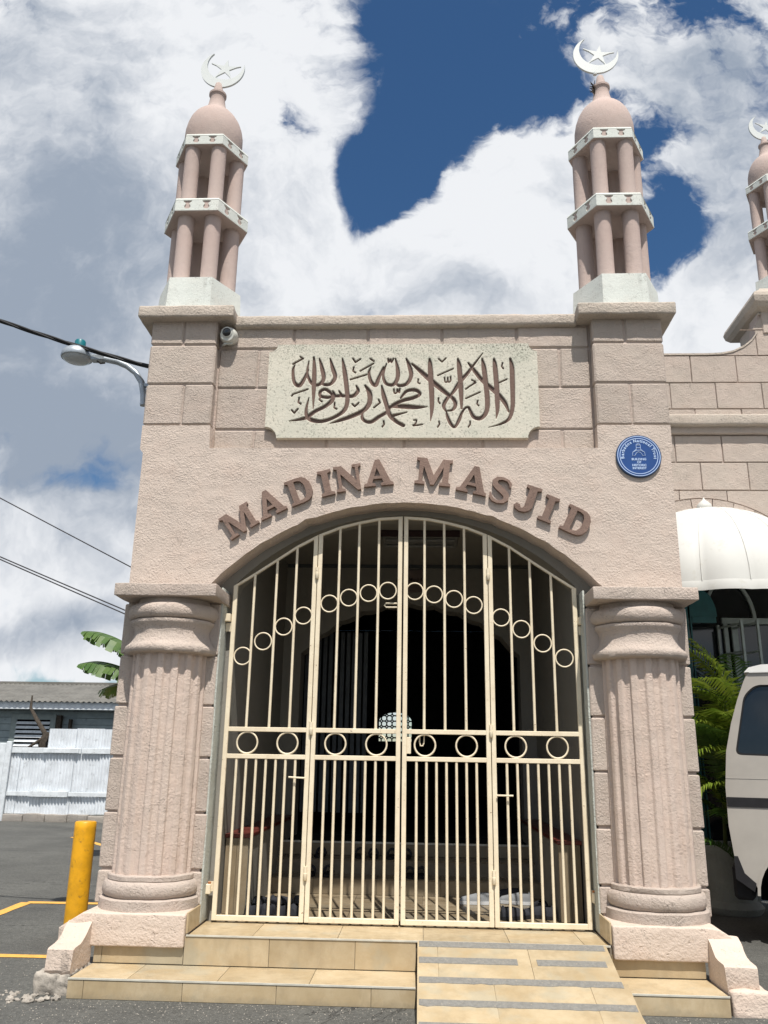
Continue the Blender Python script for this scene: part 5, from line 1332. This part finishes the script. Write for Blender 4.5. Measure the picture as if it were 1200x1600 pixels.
# ================================================================== OUTBUILDING
HB = thing('outbuilding', 'low grey-blue timber outbuilding with a corrugated roof and louvred window behind the fence', 'shed', (-9, 17, 0))
MB().box(-16, -3, 16.42, 21, 0, 2.95).build('wall', 'board_blue', HB)
for k in range(14):
    MB().box(-16, -3, 16.375, 16.42, .3+k*.18, .3+(k+1)*.18-.008, .006).build('board', 'board_blue', HB)
MB().box(-16, -3, 15.93, 15.96, 2.66, 2.86, .004).build('fascia', 'board_white', HB)
MB().box(-16, -3, 15.965, 16.42, 2.72, 2.74).build('eave_soffit', 'dark_wood', HB)
V = []; F = []; n = int(13/.019)
for i in range(n+1):
    x = -16+13*i/n; dz = .016*sin(2*pi*x/.152)
    V += [(x, 15.84, 2.86+dz), (x, 19.6, 3.62+dz)]
for i in range(n): F.append((2*i, 2*i+2, 2*i+3, 2*i+1))
MB().add(V, F).build('roof', 'roof_sheet', HB, smooth=60)
MB().prism([[(-16, 3.60), (-3, 3.60), (-3, 3.68), (-16, 3.68)]], 19.5, 19.75).build('ridge_cap', 'roof_sheet', HB)
wn = MB()
wx0, wx1, wz0, wz1 = -11.15, -10.1, 1.55, 2.46
wn.box(wx0-.1, wx0+.06, 16.33, 16.374, wz0, wz1+.08).box(wx1-.05, wx1+.1, 16.33, 16.374, wz0, wz1+.08).box(wx0+.06, wx1-.05, 16.331, 16.373, wz1-.06, wz1+.079)
wf = wn.build('window_frame', 'frame_grey', HB)
MB().box(wx0+.06, wx1-.05, 16.366, 16.3745, wz0, wz1-.06).build('window_recess', 'void_black', wf)
for k in range(7):
    z = wz0+.02+k*.118
    MB().add([(wx0+.06, 16.35, z+.07), (wx1-.05, 16.35, z+.07), (wx1-.05, 16.30, z), (wx0+.06, 16.30, z), (wx0+.06, 16.36, z+.07), (wx1-.05, 16.36, z+.07), (wx1-.05, 16.31, z-.005), (wx0+.06, 16.31, z-.005)], [(0, 3, 2, 1), (4, 5, 6, 7), (0, 4, 7, 3), (1, 2, 6, 5), (3, 7, 6, 2), (0, 1, 5, 4)]).build('louvre', 'board_white', wf)
MB().box(-9.93, -9.80, 16.2, 16.33, 1.6, 2.52).box(-9.58, -9.52, 16.2, 16.33, 1.6, 2.42).build('post', 'dark_wood', HB)
br = MB()
br.tube([(-9.95, 14.6, 2.92), (-9.9, 14.5, 2.62), (-9.65, 14.4, 2.33), (-9.35, 14.2, 2.05), (-9.2, 14.1, 1.9), (-9.15, 14.1, 1.2)], [.02, .035, .05, .055, .05, .04], 7)
br.tube([(-9.2, 14.1, 1.95), (-9.32, 13.9, 1.8), (-9.55, 13.8, 1.62), (-9.6, 13.8, 1.2)], [.06, .04, .03, .03], 6)
br.tube([(-9.2, 14.1, 2.0), (-9.25, 14.0, 1.75), (-9.22, 14.0, 1.5)], [.09, .12, .08], 7)
br.V = rough(br.V, .02, 5)
o = br.build('dead_branch', 'dark_wood', smooth=50); tag(o, 'dead bent branch leaning behind the corrugated fence', 'branch')

# ================================================================== BANANA PLANT
BN = thing('banana_plant', 'banana plant with torn green leaves showing left of the gateway', 'plant', (-3.9, 6.2, 0))
def bleaf(P_, w_, mat, seed, rot=0.0):
    rb_ = random.Random(seed); pts = [Vector(p) for p in P_]
    cur = []
    N_ = 60
    for i in range(N_+1):
        t_ = i/N_*(len(pts)-1); j = min(int(t_), len(pts)-2); u = t_-j
        p0, p1, p2, p3 = pts[max(j-1, 0)], pts[j], pts[j+1], pts[min(j+2, len(pts)-1)]
        cur.append(.5*((2*p1)+(p2-p0)*u+(2*p0-5*p1+4*p2-p3)*u*u+(3*p1-p0-3*p2+p3)*u**3))
    mb = MB(); mb.tube(cur, [.02*(1-.8*i/N_) for i in range(N_+1)], 5, False)
    for s in (-1, 1):
        i = 2
        while i < N_:
            k = rb_.choice((1, 1, 2, 3, 4)); k = min(k, N_-i); 
            dz = rb_.uniform(-.12, .05)
            base = []
            for q in range(i, i+k+1):
                tg = (cur[min(q+1, N_)]-cur[q-1]).normalized(); sd = tg.cross(Vector((0, 0, 1))).normalized()*s
                wq = w_*(sin(pi*min(.96, .10+.88*q/N_))**.6)
                gap = .004 if k > 0 else 0
                e1 = cur[q]+sd*wq*.5*cos(rot)+Vector((0, 0, wq*(.12-.25*1+dz*.3)))+tg*wq*.12
                e2 = cur[q]+sd*wq*.82*cos(rot)+Vector((0, 0, wq*(-.50+dz*1.6)))+tg*wq*.25
                base.append((cur[q], e1, e2))
            base[-1] = (base[-1][0], base[-1][1]*.96+base[-2][1]*.04, base[-1][2]*.75+base[-2][2]*.25)
            V = [v for b__ in base for v in b__]; F = []
            for q in range(k):
                F += [(3*q, 3*q+3, 3*q+4, 3*q+1), (3*q+1, 3*q+4, 3*q+5, 3*q+2)]
            mb.add(V, F); i += k
    return mb.build('leaf', mat, BN, smooth=30)
bleaf([(-3.9, 6.2, 2.4), (-4.2, 6.1, 2.9), (-4.6, 6.0, 3.20), (-4.95, 5.95, 3.34), (-5.22, 5.9, 3.36)], .42, 'banana_leaf', 1)
bleaf([(-3.9, 6.2, 2.3), (-4.2, 6.1, 2.62), (-4.6, 6.0, 2.82), (-4.95, 5.95, 2.90), (-5.22, 5.9, 2.86)], .42, 'banana_leaf', 2)
bleaf([(-3.9, 6.3, 2.2), (-4.2, 6.3, 2.42), (-4.5, 6.25, 2.56), (-4.72, 6.2, 2.58), (-4.95, 6.2, 2.50)], .40, 'banana_leaf_lit', 3)
bleaf([(-3.9, 6.3, 2.4), (-3.7, 6.5, 3.0), (-3.3, 6.9, 3.3), (-2.9, 7.3, 3.2), (-2.5, 7.6, 2.8)], .42, 'banana_leaf', 4)
bleaf([(-3.9, 6.3, 2.4), (-4.0, 6.7, 3.0), (-4.05, 7.2, 3.2), (-4.1, 7.7, 3.0)], .42, 'banana_leaf', 5)
MB().tube([(-3.9, 6.2, 0), (-3.88, 6.22, 1.2), (-3.9, 6.22, 2.5)], [.12, .10, .05], 12).build('stem', 'stem_green', BN, smooth=60)

# ================================================================== INSIDE THE PORCH
CL_ = thing('ceiling_light', 'unlit long ceiling light box on the porch ceiling', 'light', (0, 1.68, 3.78))
MB().box(-.40, .39, 1.40, 1.95, 3.735, 3.783, .01).build('light_body', 'light_box', CL_)
for k in (0, 1):
    MB().tube([(-.36, 1.55+.25*k, 3.72), (.35, 1.55+.25*k, 3.72)], .018, 8).build('light_tube', 'light_box', CL_, smooth=60)
MB().box(-.41, .40, 1.385, 1.398, 3.715, 3.78).build('light_lip', 'sign_text', CL_)
SG = thing('name_board', 'small brown notice board hung above the inner arch', 'notice', (-.06, 2.97, 3.58))
MB().box(-.165, .04, 2.975, 2.995, 3.45, 3.72, .004).build('board', 'sign_board', SG)
tm = MB(); flat_text(tm, 'Masjid', .062, -.06, 3.60, 2.972, 0, .001)
tm.build('board_text', 'sign_text', SG)

def shoe(x, y, z, rz_, L_=.28, mat='shoe_dark', sole='black_rubber', label='', group=None, open_=False, low=False):
    t_ = thing('shoe', label, 'shoe', (x, y, z), group or 'shoes left inside the gate', rz_)
    n = 16; m__ = 12; V = []; F = []; hs = .55 if low else 1.0
    def wd(s_): return .036+.014*sin(pi*min(1, s_*1.15))+(-.010 if .35 < s_ < .5 else 0)
    for i in range(n+1):
        s_ = i/n; X_ = (s_-.5)*L_
        w_ = wd(s_)*(1 if 0 < i < n else .45)
        h = (.075-.045*max(0, s_-.35)/.65)*hs if s_ > .35 else (.082+.01*(.35-s_))*hs
        if i in (0, n): h *= .6
        for k in range(m__):
            a = pi*k/(m__-1); V.append((X_, w_*cos(a), .022+h*sin(a)**.75))
    for i in range(n):
        for k in range(m__-1):
            if 1 <= i <= 5 and 3 <= k <= 7: continue
            F.append((i*m__+k, i*m__+k+1, (i+1)*m__+k+1, (i+1)*m__+k))
    F += [tuple(range(m__)), tuple(n*m__+k for k in reversed(range(m__)))]
    o = MB().add(V, F).build('upper', mat, t_, loc=(0, 0, 0), smooth=50)
    V = []; F = []
    ol = [((i/n-.5)*L_*1.03, (wd(i/n)+.006)*(1 if 0 < i < n else .5)) for i in range(n+1)]
    ring_ = [(a, b_) for a, b_ in ol]+[(a, -b_) for a, b_ in reversed(ol)]
    k = len(ring_)
    V = [(a, b_, 0) for a, b_ in ring_]+[(a, b_, .026) for a, b_ in ring_]
    F = [(i, k+i, k+(i+1) % k, (i+1) % k) for i in range(k)]+[tuple(range(k, 2*k))[::-1], tuple(range(k))]
    MB().add(V, F).build('sole', sole, t_, loc=(0, 0, 0))
    return t_
def sandal(x, y, z, rz_, label):
    t_ = thing('sandal', label, 'sandal', (x, y, z), 'sandals on the inner steps', rz_)
    n = 14; L_ = .27
    ol = [((i/n-.5)*L_, (.032+.014*sin(pi*min(1, (i/n)*1.1)))*(1 if 0 < i < n else .5)) for i in range(n+1)]
    ring_ = ol+[(a, -b_) for a, b_ in reversed(ol)]; k = len(ring_)
    V = [(a, b_, 0) for a, b_ in ring_]+[(a, b_, .022) for a, b_ in ring_]
    F = [(i, k+i, k+(i+1) % k, (i+1) % k) for i in range(k)]+[tuple(range(k, 2*k))[::-1], tuple(range(k))]
    MB().add(V, F).build('sole', 'black_rubber', t_, loc=(0, 0, 0))
    mb = MB()
    for xo in (.02, .055):
        pts = [(xo, .045*cos(pi*i/10), .018+.062*sin(pi*i/10)) for i in range(11)]
        mb.tube(pts, .011, 6)
    mb.build('strap', 'shoe_dark', t_, loc=(0, 0, 0), smooth=60)
fz = .318
shoe(.505, 1.30, fz, pi+.08, .29, 'shoe_grey', 'shoe_white', 'left of the pair of grey sneakers with white soles on the sunlit porch floor')
shoe(.86, 1.36, fz, pi-.25, .28, 'shoe_grey', 'shoe_white', 'right of the pair of grey sneakers, turned slightly away, on the porch floor')
S_ = [(-1.31, .48, 1.2, 'black shoe in the row by the left bench, nearest the corner', 0), (-1.20, .50, 1.35, 'second black shoe from the left bench', 1), (-1.08, .50, 1.25, 'black shoe in the middle of the row by the left bench', 0), (-.98, .52, 1.4, 'rightmost black shoe of the front row by the left bench', 1),
      (-1.33, .86, 1.3, 'dark shoe behind the front row against the left bench', 0), (-1.18, .92, 1.1, 'dark shoe behind the front row, a little right of the bench', 1), (-1.02, .95, 1.5, 'dark trainer at the back right of the left shoe pile', 0)]
for x, y, r_, lb, q in S_: shoe(x, y, fz, r_, .28, 'shoe_dark', 'black_rubber', lb)
for x, y, r_, lb in ((.78, .62, .5, 'black shoe lying nearest the gate beside the right bench'), (.98, .70, 2.6, 'black shoe turned sideways beside the right bench'), (1.02, .98, 1.8, 'dark shoe behind the others beside the right bench'), (.80, 1.62, 3.0, 'dark shoe behind the grey sneakers')):
    shoe(x, y, fz if y < 1.6 else fz, r_, .27, 'shoe_dark', 'black_rubber', lb)
zA, zB = .456, .586
for x, y, z, lb in ((-.28, 2.20, zB, 'dark sandal on the upper inner step just left of the middle'), (-.13, 2.20, zB, 'dark sandal on the upper inner step beside the gate split'), (-.09, 1.86, zA, 'dark sandal on the lower inner step at the middle'), (.02, 1.88, zA, 'dark sandal on the lower inner step right of the middle'),
                    (-.60, 2.22, zB, 'dark sandal on the upper inner step, left part'), (-.46, 2.22, zB, 'second dark sandal from the left part of the upper inner step'), (-1.00, 2.2, zB, 'leftmost dark sandal on the upper inner step'), (-1.05, 1.84, zA, 'leftmost dark sandal on the lower inner step'), (-.88, 1.84, zA, 'dark sandal beside the leftmost on the lower inner step')):
    sandal(x, y, z, pi/2+RND.uniform(-.2, .2), lb)
